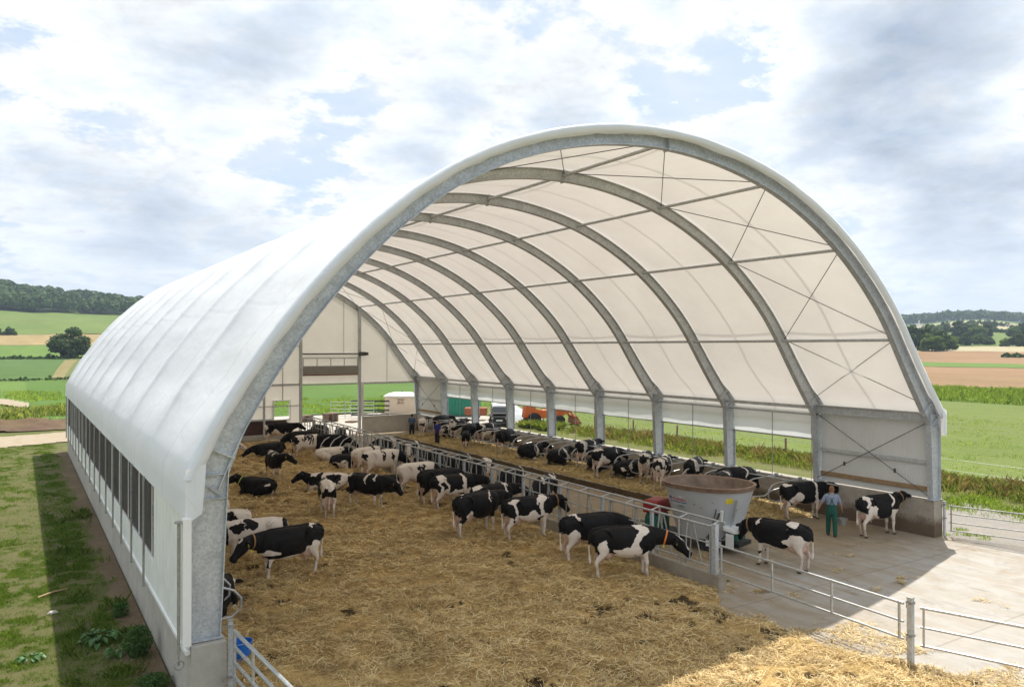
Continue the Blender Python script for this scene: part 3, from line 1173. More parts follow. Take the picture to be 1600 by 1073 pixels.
sheet('field_track', M['track'], lambda q: 4.0 + edge_noise(q, 5, 2, 9) - np.abs(q[:, 1] - 86 + (q[:, 0] + 1) * 3.2), -40, 12, 40, 150, .5, .03)
sheet('meadow', F_['meadow'], lambda q: np.minimum(q[:, 0] - 36 - edge_noise(q, 4, 3, 3), 95 - q[:, 0]), 32, 95, -60, 200, 1.6, .02)
sheet('corn_field', F_['crop'], lambda q: q[:, 0] - 94, 94, 170, -120, 240, 2.0, .03)
sheet('crop_field', F_['crop'], lambda q: np.minimum(q[:, 1] - 60, 93.5 - q[:, 0]), -2, 94, 60, 260, 2.0, .03)
sheet('trodden_verge', M['soil2'], lambda q: np.minimum(-.40 - q[:, 0], q[:, 0] + 8.6 + edge_noise(q, 2, 2.4, 13)), -11, -.4, -7, 46.5, .25, .0, lambda q: H(q) - .012 + .014 * np.clip((q[:, 0] + 8.6 + edge_noise(q, 2, 2.4, 13)) * 2, -3, 1))
sheet('barn_verge', M['soil'], lambda q: 1.0 + edge_noise(q, 1.6, 1.3, 12) + q[:, 0], -2.6, -.36, -6, LEN, .10, -.002, lambda q: H(q) + .016 * np.clip((1.0 + edge_noise(q, 1.6, 1.3, 12) + q[:, 0]) * 4, -3, 1))
# ------------------------------------------------------------------ cattle
def cow_material():
    t = NT('cow coat')
    v = t.coord('Object')
    a = t.n('ShaderNodeAttribute', attribute_name='coat')
    tint = t.n('ShaderNodeAttribute', attribute_name='tint')
    n = t.noise(v, 22, 5, .65)
    n2 = t.noise(v, 5, 6, .65)
    f = t.math('ADD', a.outputs['Fac'], t.math('MULTIPLY', t.math('SUBTRACT', n, .5), .16))
    m = t.ramp(f, [(.488, 0), (.512, 1)])
    blk = t.ramp(n2, [(.35, (.0055, .005, .0055)), (.62, (.011, .0095, .009)), (.82, (.030, .021, .014))])
    wht = t.mix(t.ramp(n2, [(.5, 0), (.8, .35)]), tint.outputs['Color'], (.42, .33, .23))
    c = t.mix(m, wht, blk)
    t.set(c, .5, 0, .13)
    t.bump(t.noise(t.coord('Object', (14, 40, 40)), 3, 4, .6), .25, .008)
    return t.m


M['cow'] = cow_material()
M['collar'] = simple('leather collar', (.30, .17, .07), .6)
M['collar_orange'] = simple('orange strap', (.75, .22, .04), .55)
M['collar_green'] = simple('yellow green strap', (.42, .52, .12), .55)
M['tag'] = simple('yellow ear tag', (.80, .72, .10), .5)


def fx(vals, f):
    return vals[0] + (vals[1] - vals[0]) * f


def cow_mesh(P, voxel):
    """one continuous body; local axes: +x ahead, z up, origin on the ground under the middle"""
    lying = P.get('lying', False)
    mb = MB()
    dz = -.56 if lying else 0
    wl = 1.14 if lying else 1.0
    fat = P.get('fat', 1.0)
    T = [(-.985, 1.285, .05, .06), (-.955, 1.245, .13, .12), (-.90, 1.19, .21, .19), (-.78, 1.135, .28, .245), (-.62, 1.09, .335, .27),
         (-.42, 1.055, .37, .262), (-.2, 1.008, .415, .325), (.05, .993, .43, .34), (.28, .995, .421, .318), (.48, 1.02, .394, .265),
         (.64, 1.06, .36, .235), (.76, 1.095, .30, .195), (.84, 1.11, .20, .13), (.88, 1.11, .07, .05)]
    if lying:
        T = [(x, z + dz + .02 * (h - .3), min(h, .40), w * wl) for x, z, h, w in T]
    mb.loft([((x, 0, z), h, w * (fat if -.6 < x < .5 else 1)) for x, z, h, w in T], 20, .80)
    # backbone ridge, hooks and pins
    mb.loft([((-.93, 0, 1.36 + dz), .03, .05), ((-.6, 0, 1.405 + dz), .045, .06), ((0, 0, 1.40 + dz), .045, .055), ((.5, 0, 1.395 + dz), .05, .06), ((.68, 0, 1.37 + dz), .03, .04)], 8)
    for s in (-1, 1):
        mb.loft([((-.62, s * .10, 1.345 + dz), .055, .06), ((-.50, s * .245, 1.325 + dz), .06, .06), ((-.44, s * .272, 1.25 + dz), .045, .05), ((-.4, s * .25, 1.1 + dz), .02, .03)], 8)
        mb.loft([((-.78, s * .10, 1.31 + dz), .04, .05), ((-.93, s * .14, 1.25 + dz), .045, .045), ((-.96, s * .135, 1.19 + dz), .03, .03)], 8)
    # neck and head
    nl = P.get('neck_len', .52 if lying else .62)
    np_, ny = R(P.get('neck', 18) * (.75 if lying else 1)), R(P.get('neck_yaw', 0))
    B = Vector((.62, 0, 1.17 + dz))
    D = Vector((math.cos(np_) * math.cos(ny), math.cos(np_) * math.sin(ny), math.sin(np_)))
    poll = B + D * nl
    ctrl = B + Vector((.30, 0, .02))
    secs = []
    for tt, h, w in ((-.18, .31, .18), (0, .31, .17), (.2, .29, .145), (.4, .255, .125), (.6, .222, .112), (.8, .195, .108), (.95, .17, .108), (1.05, .12, .095)):
        if tt <= 0: c = B + Vector((tt * .8, 0, -.07))
        else: c = B * (1 - tt) ** 2 + ctrl * 2 * tt * (1 - tt) + poll * tt ** 2 + Vector((0, 0, -.06 * (1 - tt)))
        secs.append((c, h, w))
    mb.loft(secs, 14, .95)
    hp, hy = R(P.get('head', -38)), R(P.get('head_yaw', P.get('neck_yaw', 0)))
    Hd = Vector((math.cos(hp) * math.cos(hy), math.cos(hp) * math.sin(hy), math.sin(hp)))
    sd = Vector((0, 0, 1)).cross(Hd)
    sd = sd.normalized() if sd.length > .05 else Vector((0, 1, 0))
    hu = Hd.cross(sd).normalized()
    hs = []
    for s, o, h, w in ((-.10, .0, .07, .07), (-.05, .01, .115, .10), (.04, 0, .138, .115), (.14, -.012, .150, .118), (.24, -.02, .136, .098), (.34, -.02, .108, .080),
                       (.43, -.022, .092, .078), (.50, -.024, .094, .088), (.545, -.024, .078, .080), (.565, -.024, .04, .05)):
        hs.append((poll + Hd * s * 1.08 + hu * o, h * 1.14, w * 1.12))
    mb.loft(hs, 14, .9, up=hu)
    for s in (-1, 1):
        e0 = poll - Hd * .0 + hu * .03 + sd * s * .085
        ed = (sd * s * 1.0 - Hd * .12 - Vector((0, 0, .28)) + hu * .1).normalized()
        mb.loft([(e0, .032, .032), (e0 + ed * .07, .062, .032), (e0 + ed * .15, .085, .030), (e0 + ed * .22, .065, .027), (e0 + ed * .28, .022, .02)], 10, 1, up=hu)
    # legs
    st = P.get('stride', (0, 0, 0, 0))          # front +y, front -y, hind +y, hind -y
    if not lying:
        for k, s in ((0, 1), (1, -1)):
            q = st[k]
            mb.loft([((.52, s * .15, 1.10), .12, .17), ((.53, s * .175, .92), .105, .15), ((.50 + q * .2, s * .165, .76), .075, .105), ((.51 + q * .45, s * .15, .62), .062, .078),
                     ((.525 + q * .7, s * .14, .49), .054, .060), ((.535 + q * .8, s * .135, .41), .058, .062), ((.525 + q * .85, s * .135, .34), .044, .046), ((.52 + q * .95, s * .135, .20), .039, .042),
                     ((.525 + q, s * .135, .125), .048, .050), ((.55 + q, s * .135, .065), .046, .050), ((.575 + q, s * .135, .028), .058, .072), ((.58 + q, s * .135, 0), .060, .076)], 10, 1, up=(1, 0, 0) if False else (0, 1, 0))
        for k, s in ((2, 1), (3, -1)):
            q = st[k]
            mb.loft([((-.64, s * .12, 1.18), .11, .22), ((-.66, s * .165, 1.02), .115, .235), ((-.66 + q * .1, s * .18, .86), .105, .20), ((-.68 + q * .3, s * .175, .73), .082, .145),
                     ((-.735 + q * .5, s * .165, .62), .062, .098), ((-.80 + q * .7, s * .155, .535), .052, .073), ((-.815 + q * .8, s * .15, .47), .05, .062), ((-.795 + q * .85, s * .148, .38), .041, .047),
                     ((-.775 + q * .95, s * .145, .22), .039, .043), ((-.765 + q, s * .145, .13), .048, .050), ((-.74 + q, s * .145, .065), .046, .05), ((-.715 + q, s * .145, .028), .058, .070),
                     ((-.71 + q, s * .145, 0), .060, .074)], 10, 1, up=(0, 1, 0))
        # udder, teats, brisket
        u = P.get('udder', 1.0)
        mb.loft([((-.78, 0, .80), .05, .06), ((-.72, 0, .74), .15 * u, .13 * u), ((-.60, 0, .69), .185 * u, .165 * u), ((-.46, 0, .69), .165 * u, .16 * u), ((-.34, 0, .71), .12 * u, .13 * u), ((-.24, 0, .73), .04, .06)], 12)
        for xx in (-.63, -.47):
            for s in (-1, 1):
                mb.loft([((xx, s * .075, .69 - .13 * u), .022, .022), ((xx, s * .08, .685 - .19 * u), .019, .019), ((xx, s * .082, .68 - .235 * u), .013, .013)], 8)
        mb.loft([((.60, 0, .86), .05, .05), ((.72, 0, .84), .12, .075), ((.80, 0, .90), .10, .07), ((.84, 0, 1.0), .05, .04)], 10)
        sw = P.get('tail_sway', 0.0)
        mb.tube([(-.92, 0, 1.335), (-.985, 0, 1.30), (-1.02, sw * .2, 1.20), (-1.03, sw * .5, 1.0), (-1.02, sw * .8, .80), (-1.01, sw, .66), (-1.0, sw, .56), (-.995, sw, .46), (-.99, sw, .40)],
                [.035, .036, .030, .025, .023, .026, .042, .040, .015], 10)
    else:
        g = .07
        for s in (-1, 1):
            k = 1 if s > 0 else .85
            mb.loft([((.48, s * .20, .42), .15, .14), ((.58, s * .25, .28), .11, .11), ((.70, s * .27, .17), .075, .08), ((.80 * k, s * .27, .10), .065, .065), ((.82 * k, s * .27, .09), .05, .05)], 10)
            mb.loft([((.80 * k, s * .27, .09), .06, .06), ((.66, s * .30, g), .045, .045), ((.52, s * .31, g), .042, .042), ((.44, s * .31, g), .055, .05)], 10)
            hk = .12 if s == P.get('roll', 1) else -.06
            mb.loft([((-.70, s * .16, .50), .20, .20), ((-.62, s * .27, .42), .24, .17), ((-.46, s * (.36 + hk * .3), .34), .20, .13), ((-.26, s * (.42 + hk * .5), .25), .15, .10), ((-.16, s * (.44 + hk * .5), .20), .09, .07)], 12)
            mb.loft([((-.20, s * (.44 + hk * .5), .18), .09, .08), ((-.36, s * (.46 + hk), .12), .075, .07), ((-.55, s * (.46 + hk), .09), .06, .055), ((-.62, s * (.46 + hk), .08), .05, .045)], 10)
            mb.loft([((-.60, s * (.46 + hk), .075), .055, .05), ((-.42, s * (.50 + hk), .06), .042, .042), ((-.25, s * (.52 + hk), .06), .042, .042), ((-.14, s * (.53 + hk), .055), .055, .05)], 10)
        mb.tube([(-.93, 0, .78), (-.985, .03, .70), (-1.02, .10, .50), (-1.02, .18, .28), (-.96, .26, .10), (-.86, .34, .05), (-.76, .40, .05)], [.034, .034, .03, .027, .027, .04, .015], 8)
        mb.loft([((.5, 0, .30), .2, .2), ((.72, 0, .28), .16, .12), ((.82, 0, .40), .12, .08)], 10)
    me0 = mb.mesh('tmp')
    o = bpy.data.objects.new('tmp', me0)
    COL.objects.link(o)
    rm = o.modifiers.new('r', 'REMESH')
    rm.mode = 'VOXEL'
    rm.voxel_size = voxel
    rm.use_smooth_shade = True
    sm = o.modifiers.new('s', 'SMOOTH')
    sm.factor = .5
    sm.iterations = 4 if voxel < .02 else 3
    dg = bpy.context.evaluated_depsgraph_get()
    me = bpy.data.meshes.new_from_object(o.evaluated_get(dg))
    bpy.data.objects.remove(o)
    bpy.data.meshes.remove(me0)
    nv = len(me.vertices)
    co = np.empty(nv * 3, np.float32)
    me.vertices.foreach_get('co', co)
    co = co.reshape(-1, 3).astype(float)
    info = dict(B=np.array(B), poll=np.array(poll), H=np.array(Hd), hu=np.array(hu), sd=np.array(sd), dz=dz, lying=lying, D=np.array(D), ctrl=np.array(ctrl))
    return me, co, info


def sstep(a, b, x):
    t = np.clip((x - a) / (b - a), 0, 1)
    return t * t * (3 - 2 * t)


def paint_cow(me, co, info, coat):
    """coat: 'coat' (0 white .. 1 black, threshold .5) and 'tint' (colour of the white hair and bare skin)"""
    p = co.copy()
    p[:, 2] -= info['dz']
    if info['lying']: p[:, 2] = np.maximum(p[:, 2], .4 + .35 * p[:, 2])
    x, y, z = p.T
    seed = coat.get('seed', 1)
    n = fbm(p * np.array([2.0, 2.0, 2.3]) + seed * 3.7, seed, 4, .55) - .5
    warp = np.stack([vnoise(p * 3.1 + seed * 5, seed + 1), vnoise(p * 3.1 + 9 + seed, seed + 2), vnoise(p * 3.1 + 20, seed + 3)], 1) - .5
    warp2 = np.stack([vnoise(p * 9 + seed * 5, seed + 4), vnoise(p * 9 + 9, seed + 5), vnoise(p * 9 + 20, seed + 6)], 1) - .5
    warp3 = np.stack([vnoise(p * 24 + seed, seed + 14), vnoise(p * 24 + 9, seed + 15), vnoise(p * 24 + 20, seed + 16)], 1) - .5
    q = p + warp * .28 + warp2 * .13 + warp3 * .045
    F = n * coat.get('amp', 3.0) + coat.get('bias', .5)
    for pt in coat.get('patches', []):
        k, px, pz, rx, rz = pt[:5]
        side = pt[5] if len(pt) > 5 else 0
        e = 1 - np.sqrt(((q[:, 0] - px) / rx) ** 2 + ((q[:, 2] - pz) / rz) ** 2)
        if side: e = np.minimum(e, side * y * 14 + .9)
        e = e * 2.2
        F = np.minimum(F, -e) if k == 'w' else np.maximum(F, e)
    # head and neck
    dv = co - info['poll']
    s = dv @ info['H']
    lat = dv @ info['sd']
    up = dv @ info['hu']
    rad = np.sqrt(lat ** 2 + up ** 2)
    head = (s > -.12) & (s < .72) & (rad < .36) & (co[:, 0] > .7)
    hm = head & (s > -.10)
    hd = coat.get('head', 'star')
    Fh = np.full(len(co), 1.0)
    if hd == 'white': Fh = .1 - np.abs(lat) * 0 - 1.0 + 12 * np.maximum(0, np.abs(lat) - .085)
    elif hd == 'blaze': Fh = (np.abs(lat + .02 * np.sin(s * 20)) - .042) * 16 + np.where(up < .02, 1.5, 0)
    elif hd == 'star': Fh = (np.sqrt((lat / .05) ** 2 + ((s - .07) / .085) ** 2) - 1) * 1.2 + np.where(up < .03, 1.5, 0)
    F = np.where(hm, Fh, F)
    nd = np.clip(((co - info['B']) @ info['D']), 0, 1)
    nk = (~hm) & (co[:, 0] > .70) & (nd > .12)
    nb = coat.get('neck', 1.0)
    if nb is not None: F = np.where(nk, np.maximum(F, nb) if nb > 0 else np.minimum(F, nb), F)
    # legs, belly, tail end
    leg = coat.get('legs', .62)
    if not info['lying']:
        lz = leg + warp[:, 0] * .35 + warp2[:, 1] * .15
        reg = np.maximum(sstep(-.36, -.46, x), sstep(.26, .36, x) * (x < .84) * (np.abs(y) < .30) * (~head))
        wl = sstep(-.06, .06, lz - z) * reg
        F = F * (1 - wl) - 1.0 * wl
        fb = coat.get('front', None)
        if fb is not None:
            fr = (x > .3) & (x < .8) & (z < .75) & (np.abs(y) < .3) & (~head)
            lz2 = fb + warp[:, 0] * .25 + warp2[:, 1] * .1
            F = np.where(fr & (z > lz2), np.maximum(F, (z - lz2) * 14), F)
    bel = coat.get('belly', .66)
    ud = (np.abs(x + .52) < .34) & (z < .80) & (np.abs(y) < .19) & (z > .40) if not info['lying'] else np.zeros(len(co), bool)
    if coat.get('udder_white', True): F = np.where(ud & (z < .74 + warp[:, 1] * .2), -1, F)
    be = (np.abs(x) < .62) & (z < bel + warp[:, 0] * .22) & (z > .45)
    F = np.where(be, np.minimum(F, -.6), F)
    tail = (x < -.965) & (z < .95)
    F = np.where(tail, (-1 if coat.get('tail', 'w') == 'w' else 1), F)
    att = me.attributes.new('coat', 'FLOAT', 'POINT')
    att.data.foreach_set('value', np.clip(.5 + F * .35, 0, 1).astype(np.float32))
    # tint
    col = np.tile(np.array([.74, .66, .585]), (len(co), 1))
    pink = np.array([.50, .30, .23])
    k = np.where(ud, .75, 0)
    k = np.maximum(k, np.where(head & (s > .44), .55, 0))
    k = np.maximum(k, np.where((~head) & (z < .82) & (x < -.35) & (x > -.95) & (np.abs(y) < .12), .45, 0))
    col = col * (1 - k[:, None]) + pink * k[:, None]
    dirt = fbm(p * 6 + seed, seed + 9, 4)
    dl = np.clip((.52 - co[:, 2]) * 1.5 + (dirt - .5) * 2.2, 0, .72) * coat.get('dirty', .75)
    dl = np.maximum(dl, np.clip((dirt - .60) * 2.5, 0, .4) * np.clip((-.2 - x) * 2, 0, 1) * coat.get('dirty', .75))
    col = col * (1 - dl[:, None]) + np.array([.21, .14, .075]) * dl[:, None]
    if not info['lying']:
        hf = co[:, 2] < .06
        col[hf] = np.array([.075, .055, .04])
    ca = me.color_attributes.new('tint', 'FLOAT_COLOR', 'POINT')
    ca.data.foreach_set('color', np.column_stack([col, np.ones(len(col))]).astype(np.float32).ravel())


def collar(info, frac, mat, parent, r=(.205, .135)):
    B, pl, ct = (Vector(info[k]) for k in ('B', 'poll', 'ctrl'))
    t = frac
    c = B * (1 - t) ** 2 + ct * 2 * t * (1 - t) + pl * t ** 2 + Vector((0, 0, -.06 * (1 - t)))
    d = ((ct - B) * 2 * (1 - t) + (pl - ct) * 2 * t).normalized()
    sd = d.cross(Vector((0, 0, 1))).normalized()
    u = sd.cross(d)
    mb = MB()
    n = 28
    rg = []
    for k in range(n):
        a = 2 * math.pi * k / n
        rd = u * (math.sin(a) * r[0]) + sd * (math.cos(a) * r[1])
        o = rd.normalized() * .008
        q = c + rd
        rg.append([q - d * .022, q - d * .022 + o, q + d * .022 + o, q + d * .022])
    rg.append(rg[0])
    mb.rings(rg, False)
    mb.build('collar', mat, parent, True)
    mb = MB()
    p = c - u * (r[0] + .03)
    mb.box(p.x - .02, p.x + .02, p.y - .025, p.y + .025, p.z - .05, p.z + .03)
    mb.build('transponder', M['tag'], parent, bevel=.008)


def ear_tags(info, parent):
    pl, H_, sd, hu = (Vector(info[k]) for k in ('poll', 'H', 'sd', 'hu'))
    for s in (-1, 1):
        e0 = pl + hu * .03 + sd * s * .085
        ed = (sd * s * 1.0 - H_ * .12 - Vector((0, 0, .28)) + hu * .1).normalized()
        p = e0 + ed * .12 + H_ * .03
        mb = MB()
        mb.beam(p, p - Vector((0, 0, .075)) + ed * .01, .055, .006, up=H_)
        mb.build('ear_tag', M['tag'], parent)


GROUPS = {'bed': 'cattle on the straw bed', 'feed': 'cattle lined up at the feed fence', 'alley': 'cattle feeding from the alley side', 'cub': 'cattle in the cubicles by the right wall', 'yard': 'cattle standing loose at the open end'}


def cow(anchor, heading, label, group, pose=None, coat=None, z=0.0, extras=(), size=1.0, vox=None):
    P = dict(pose or {})
    kind, px, py = anchor
    rc = random.Random(int(heading * 7 + px * 13 + py * 3))
    P.setdefault('stride', tuple(rc.uniform(-.09, .09) for _ in range(4)))
    P.setdefault('neck_yaw', rc.uniform(-14, 14))
    P.setdefault('head_yaw', P['neck_yaw'] * rc.uniform(.6, 1.8))
    P.setdefault('fat', rc.uniform(.90, 1.05))
    P.setdefault('udder', rc.uniform(.85, 1.15))
    P.setdefault('tail_sway', rc.uniform(-.08, .08))
    if pose and not P.get('lying'): P['head'] = P['head'] + rc.uniform(-7, 7)
    lying = P.get('lying', False)
    if kind == 'g': loc = at(px, py, z)
    elif kind == 'b': loc = at(px, py, z + (.80 if lying else 1.38) * size)
    else: loc = Vector((px, py, z))
    d = (Vector((loc.x, loc.y, 1)) - Vector(CAM)).length
    vx = vox or (.017 if d < 24 else .021 if d < 34 else .026)
    me, co, info = cow_mesh(P, vx)
    coat = dict(coat or {})
    if group in ('cub', 'alley') and coat.get('bias', 0) >= 1.8: coat.update(bias=1.2, amp=3.2)
    paint_cow(me, co, info, coat or {})
    me.materials.clear()
    o = bpy.data.objects.new('cow', me)
    me.materials.append(M['cow'])
    me.polygons.foreach_set('use_smooth', np.ones(len(me.polygons), bool))
    COL.objects.link(o)
    o.location = (loc.x, loc.y, z)
    o.rotation_euler = (0, 0, R(heading))
    o.scale = (size, size, size)
    tag(o, label, 'cow', GROUPS[group])
    for e in extras:
        if e == 'tags': ear_tags(info, o)
        else: collar(info, e[1], M[e[0]], o, e[2] if len(e) > 2 else (.205, .135))
    return o


UP = dict(neck=22, head=-32)
LOW = dict(neck=-18, head=-58)
EAT = dict(neck=-30, head=-62, neck_len=.78)
FAR = dict(neck=8, head=-40)
BLK = dict(bias=.95, amp=2.2)
MIX = dict(bias=.25, amp=4.2)
WHT = dict(bias=-.75, amp=3.2)


def C(base, **k):
    d = dict(base)
    d.update(k)
    return d


# ------------------------------------------------------------------ the herd
ZB = .035
OR = ('collar_orange', .72, (.20, .135))
BR = ('collar', .70, (.20, .135))
# --- loose on the straw bed
cow(('w', 3.55, 7.12), 186, 'big black cow with white forehead triangle and white hind legs by the left column', 'bed', C(FAR, neck_yaw=14, neck=4, head=-50, stride=(.10, .02, .05, -.10)),
    C(BLK, seed=3, bias=1.6, patches=[('w', -.72, 1.44, .13, .09)], legs=.86, front=.40, belly=.62, head='star'), ZB, ('tags', BR), 1.04)
cow(('w', 3.0, 8.95), 172, 'white cow with black neck and black oval shoulder patches standing behind the big black cow', 'bed', C(FAR, neck=-5, head=-50),
    C(WHT, seed=5, bias=-1.4, amp=1.2, patches=[('b', .12, 1.34, .20, .17), ('b', .42, 1.16, .13, .17), ('b', -1.0, 1.2, .09, .2)], head='black', neck=1.2), ZB, ('tags',))
cow(('w', 2.35, 10.75), 170, 'white cow with round black spots and black tail, half hidden by the left column', 'bed', FAR,
    C(WHT, seed=8, bias=-1.3, amp=1.6, patches=[('b', -.42, 1.22, .20, .20), ('b', .35, 1.0, .25, .2)], tail='b', legs=.5), ZB)
cow(('w', 2.2, 13.2), 165, 'mostly white cow with dark lower rump, only its rear showing past the left column', 'bed', FAR, C(WHT, seed=11, bias=-1.0, amp=2.0, patches=[('b', -.75, .82, .3, .16)]), ZB)
cow(('w', 1.05, 5.0), 52, 'white faced cow lying behind the front left column with muzzle to the straw', 'bed', dict(lying=True, neck=-14, head=-62), C(BLK, seed=13, head='white', bias=1.2), ZB)
cow(('w', 7.15, 33.5), -14, 'black cow with white face lying at the far left edge of the bed', 'bed', dict(lying=True, neck=12, head=-30), C(BLK, seed=14, head='white', bias=1.4), ZB)
cow(('w', 3.6, 24.6), 10, 'dark cow lying mostly hidden behind the left arch', 'bed', dict(lying=True, neck=10, head=-30), C(BLK, seed=15, bias=1.4), ZB)
cow(('w', 5.95, 20.0), 124, 'black cow lying alone on the straw with white hip patch and yellow green neck strap', 'bed', dict(lying=True, neck=34, head=-30, neck_yaw=18, roll=-1),
    C(BLK, seed=17, bias=1.5, patches=[('w', -.40, .74, .17, .18, -1), ('w', -.78, 1.22, .10, .08)]), ZB, (('collar_green', .55, (.235, .15)),))
cow(('w', 7.75, 23.9), -92, 'black and white cow standing alone facing forward with head turned sideways', 'bed', C(FAR, neck=14, head=-34, neck_yaw=38, head_yaw=52, stride=(.05, -.08, .06, -.05)),
    C(BLK, seed=19, bias=1.0, patches=[('w', -.2, 1.42, .16, .10), ('w', -.75, 1.3, .2, .2), ('w', .5, 1.36, .10, .10)], legs=.66), ZB, ('tags',))
cow(('w', 9.75, 32.2), 192, 'plain black cow lying flat near the far end of the straw bed', 'bed', dict(lying=True, neck=-6, head=-35), C(BLK, seed=21, bias=2.0, head='black'), ZB)
cow(('w', 12.2, 38.6), -12, 'black cow with white tail head and belly standing by the small gable window', 'bed', FAR, C(BLK, seed=23, bias=1.1, patches=[('w', -.95, 1.25, .18, .2), ('w', -.25, .8, .3, .22)], legs=.75), ZB)
cow(('w', 11.9, 32.6), 178, 'long black cow with lowered white striped face behind the white slashed cow', 'bed', EAT, C(BLK, seed=25, bias=1.8, head='blaze', legs=.5), ZB)
cow(('w', 11.55, 30.3), 4, 'white cow with slanting black slashes on its flank and black rump', 'bed', C(FAR, neck=-12, head=-45),
    C(WHT, seed=27, bias=-1.6, amp=1.0, patches=[('b', -.86, 1.2, .13, .30), ('b', -.30, 1.22, .06, .2), ('b', -.12, 1.26, .10, .17), ('b', .14, 1.3, .12, .14), ('b', .18, 1.12, .05, .2), ('b', .02, 1.08, .05, .14), ('b', -.48, 1.12, .05, .12)], tail='b'), ZB)
cow(('w', 12.75, 29.9), -30, 'black cow standing among the curved stall loops', 'bed', C(FAR, neck=-10), C(BLK, seed=29, bias=2.0), ZB)
cow(('w', 12.25, 28.2), 8, 'pinkish white cow lying with dark rear beside the stall loops', 'bed', dict(lying=True, neck=5, head=-35), C(WHT, seed=31, bias=-1.2, patches=[('b', .7, 1.0, .3, .4)], head='black'), ZB)
cow(('w', 12.1, 25.2), 4, 'cow lying with white hind quarter carrying two black spots and a white shoulder stripe', 'bed', dict(lying=True, neck=22, head=-30, roll=-1),
    C(BLK, seed=33, bias=1.6, patches=[('w', -.62, .85, .42, .30), ('b', -.95, .82, .15, .16), ('b', -.60, .66, .12, .1), ('w', .28, .95, .07, .5)]), ZB)
# --- at the feed fence, bed side
cow(('w', 12.35, 23.1), 20, 'beige white cow seen from behind at the feed fence, farthest of the pale three', 'feed', EAT, C(WHT, seed=35, bias=-1.7, amp=1.2, patches=[('b', .3, 1.38, .1, .1)], dirty=1.0), ZB)
cow(('w', 12.35, 21.1), 3, 'large creamy white cow with a cluster of small black spots and black tail head', 'feed', EAT,
    C(WHT, seed=37, bias=-1.9, amp=.8, patches=[('b', -.93, 1.22, .12, .22), ('b', -.12, 1.32, .05, .07), ('b', -.02, 1.24, .05, .10), ('b', -.08, 1.12, .06, .06), ('b', .02, 1.10, .04, .09), ('b', -.06, 1.0, .07, .05), ('b', .42, 1.08, .07, .22), ('b', .5, 1.0, .06, .2)], tail='w', dirty=.5), ZB, (), 1.06)
cow(('w', 8.95, 19.5), 150, 'white and black cow lying with black head raised, behind the cow seen from the rear', 'bed', dict(lying=True, neck=34, head=-34, neck_yaw=10, roll=1),
    C(WHT, seed=39, bias=-.9, amp=2.0, patches=[('b', -.35, 1.15, .26, .24), ('b', .30, 1.2, .16, .3), ('b', .62, 1.1, .2, .2), ('b', .05, .8, .12, .2)], head='star', neck=1.0), ZB)
cow(('w', 7.2, 14.45), 79, 'patched cow seen squarely from behind with full udder in mid straw', 'bed', C(FAR, neck=-8, head=-40, neck_yaw=-8, stride=(0, .04, .05, -.08)),
    C(WHT, seed=41, bias=-.5, amp=2.4, patches=[('b', -.90, 1.06, .17, .24, 1), ('b', -.88, 1.08, .15, .25, -1), ('b', -.1, 1.1, .3, .3, 1), ('w', -.75, 1.40, .3, .1), ('b', .5, 1.3, .3, .3)], udder=1.15, legs=.66) if False else
    C(WHT, seed=41, bias=-.5, amp=2.4, patches=[('b', -.90, 1.06, .17, .24), ('b', -.05, 1.05, .3, .3, 1), ('w', -.72, 1.42, .3, .12), ('b', .5, 1.3, .3, .3)], legs=.66), ZB)
cow(('w', 9.15, 15.0), -62, 'black cow with white shoulder bar walking forward head lowered in mid straw', 'bed', C(LOW, neck=-2, head=-54, neck_yaw=14, head_yaw=22, stride=(.06, -.10, .02, -.06)),
    C(BLK, seed=43, bias=1.8, patches=[('w', -.86, 1.40, .14, .14), ('w', .14, 1.36, .06, .30), ('w', .55, 1.30, .05, .10)], legs=.58, front=.42, head='star'), ZB, ('tags',))
cow(('w', 10.8, 17.4), 176, 'black cow lying in the shade of the pale cows at the feed fence', 'bed', dict(lying=True, neck=10, head=-35), C(BLK, seed=45, bias=1.5), ZB)
cow(('w', 12.2, 16.75), 4, 'dusty white cow with flank speckled black, rump towards the straw', 'feed', EAT,
    C(WHT, seed=47, bias=-1.8, amp=1.0, patches=[('b', -.05, 1.28, .08, .06), ('b', .08, 1.34, .10, .05), ('b', .02, 1.18, .06, .09), ('b', .18, 1.24, .08, .06), ('b', -.04, .98, .05, .1)], dirty=1.0), ZB)
cow(('w', 12.05, 14.2), 3, 'dark brown black cow behind the black and white cow at the feed fence', 'feed', EAT, C(BLK, seed=49, bias=2.2, amp=1.0, legs=.5), ZB, (), 1.05)
cow(('w', 11.95, 12.75), -1, 'cow with white hip, black oval spot and white shoulder band at the feed fence', 'feed', C(EAT, neck=-6, head=-48),
    C(BLK, seed=51, bias=1.7, amp=1.6, patches=[('w', -.60, 1.18, .20, .42), ('b', -.58, 1.08, .10, .12), ('b', -.86, 1.12, .1, .2), ('w', .34, 1.12, .10, .46), ('b', .20, 1.26, .1, .2), ('w', -.12, .78, .4, .16)], legs=.85, head='black'), ZB, ('tags',), 1.03)
cow(('w', 12.25, 10.2), 4, 'black cow with white rump mark partly behind the largest black cow', 'feed', C(EAT, neck=-4, head=-45), C(BLK, seed=53, bias=1.9, patches=[('w', -.78, 1.40, .16, .10), ('w', .42, 1.2, .05, .3)], legs=.62), ZB, ('tags',))
cow(('w', 10.65, 8.6), 12, 'largest black cow with thin white shoulder line and pink udder, broadside', 'feed', C(FAR, neck=2, head=-46, stride=(0, .04, .06, -.10)),
    C(BLK, seed=55, bias=2.1, amp=1.2, patches=[('w', .36, 1.24, .025, .30), ('w', -.72, 1.38, .09, .04), ('w', -.56, .74, .16, .16)], legs=.52, front=.45, belly=.63), ZB, (), 1.07)
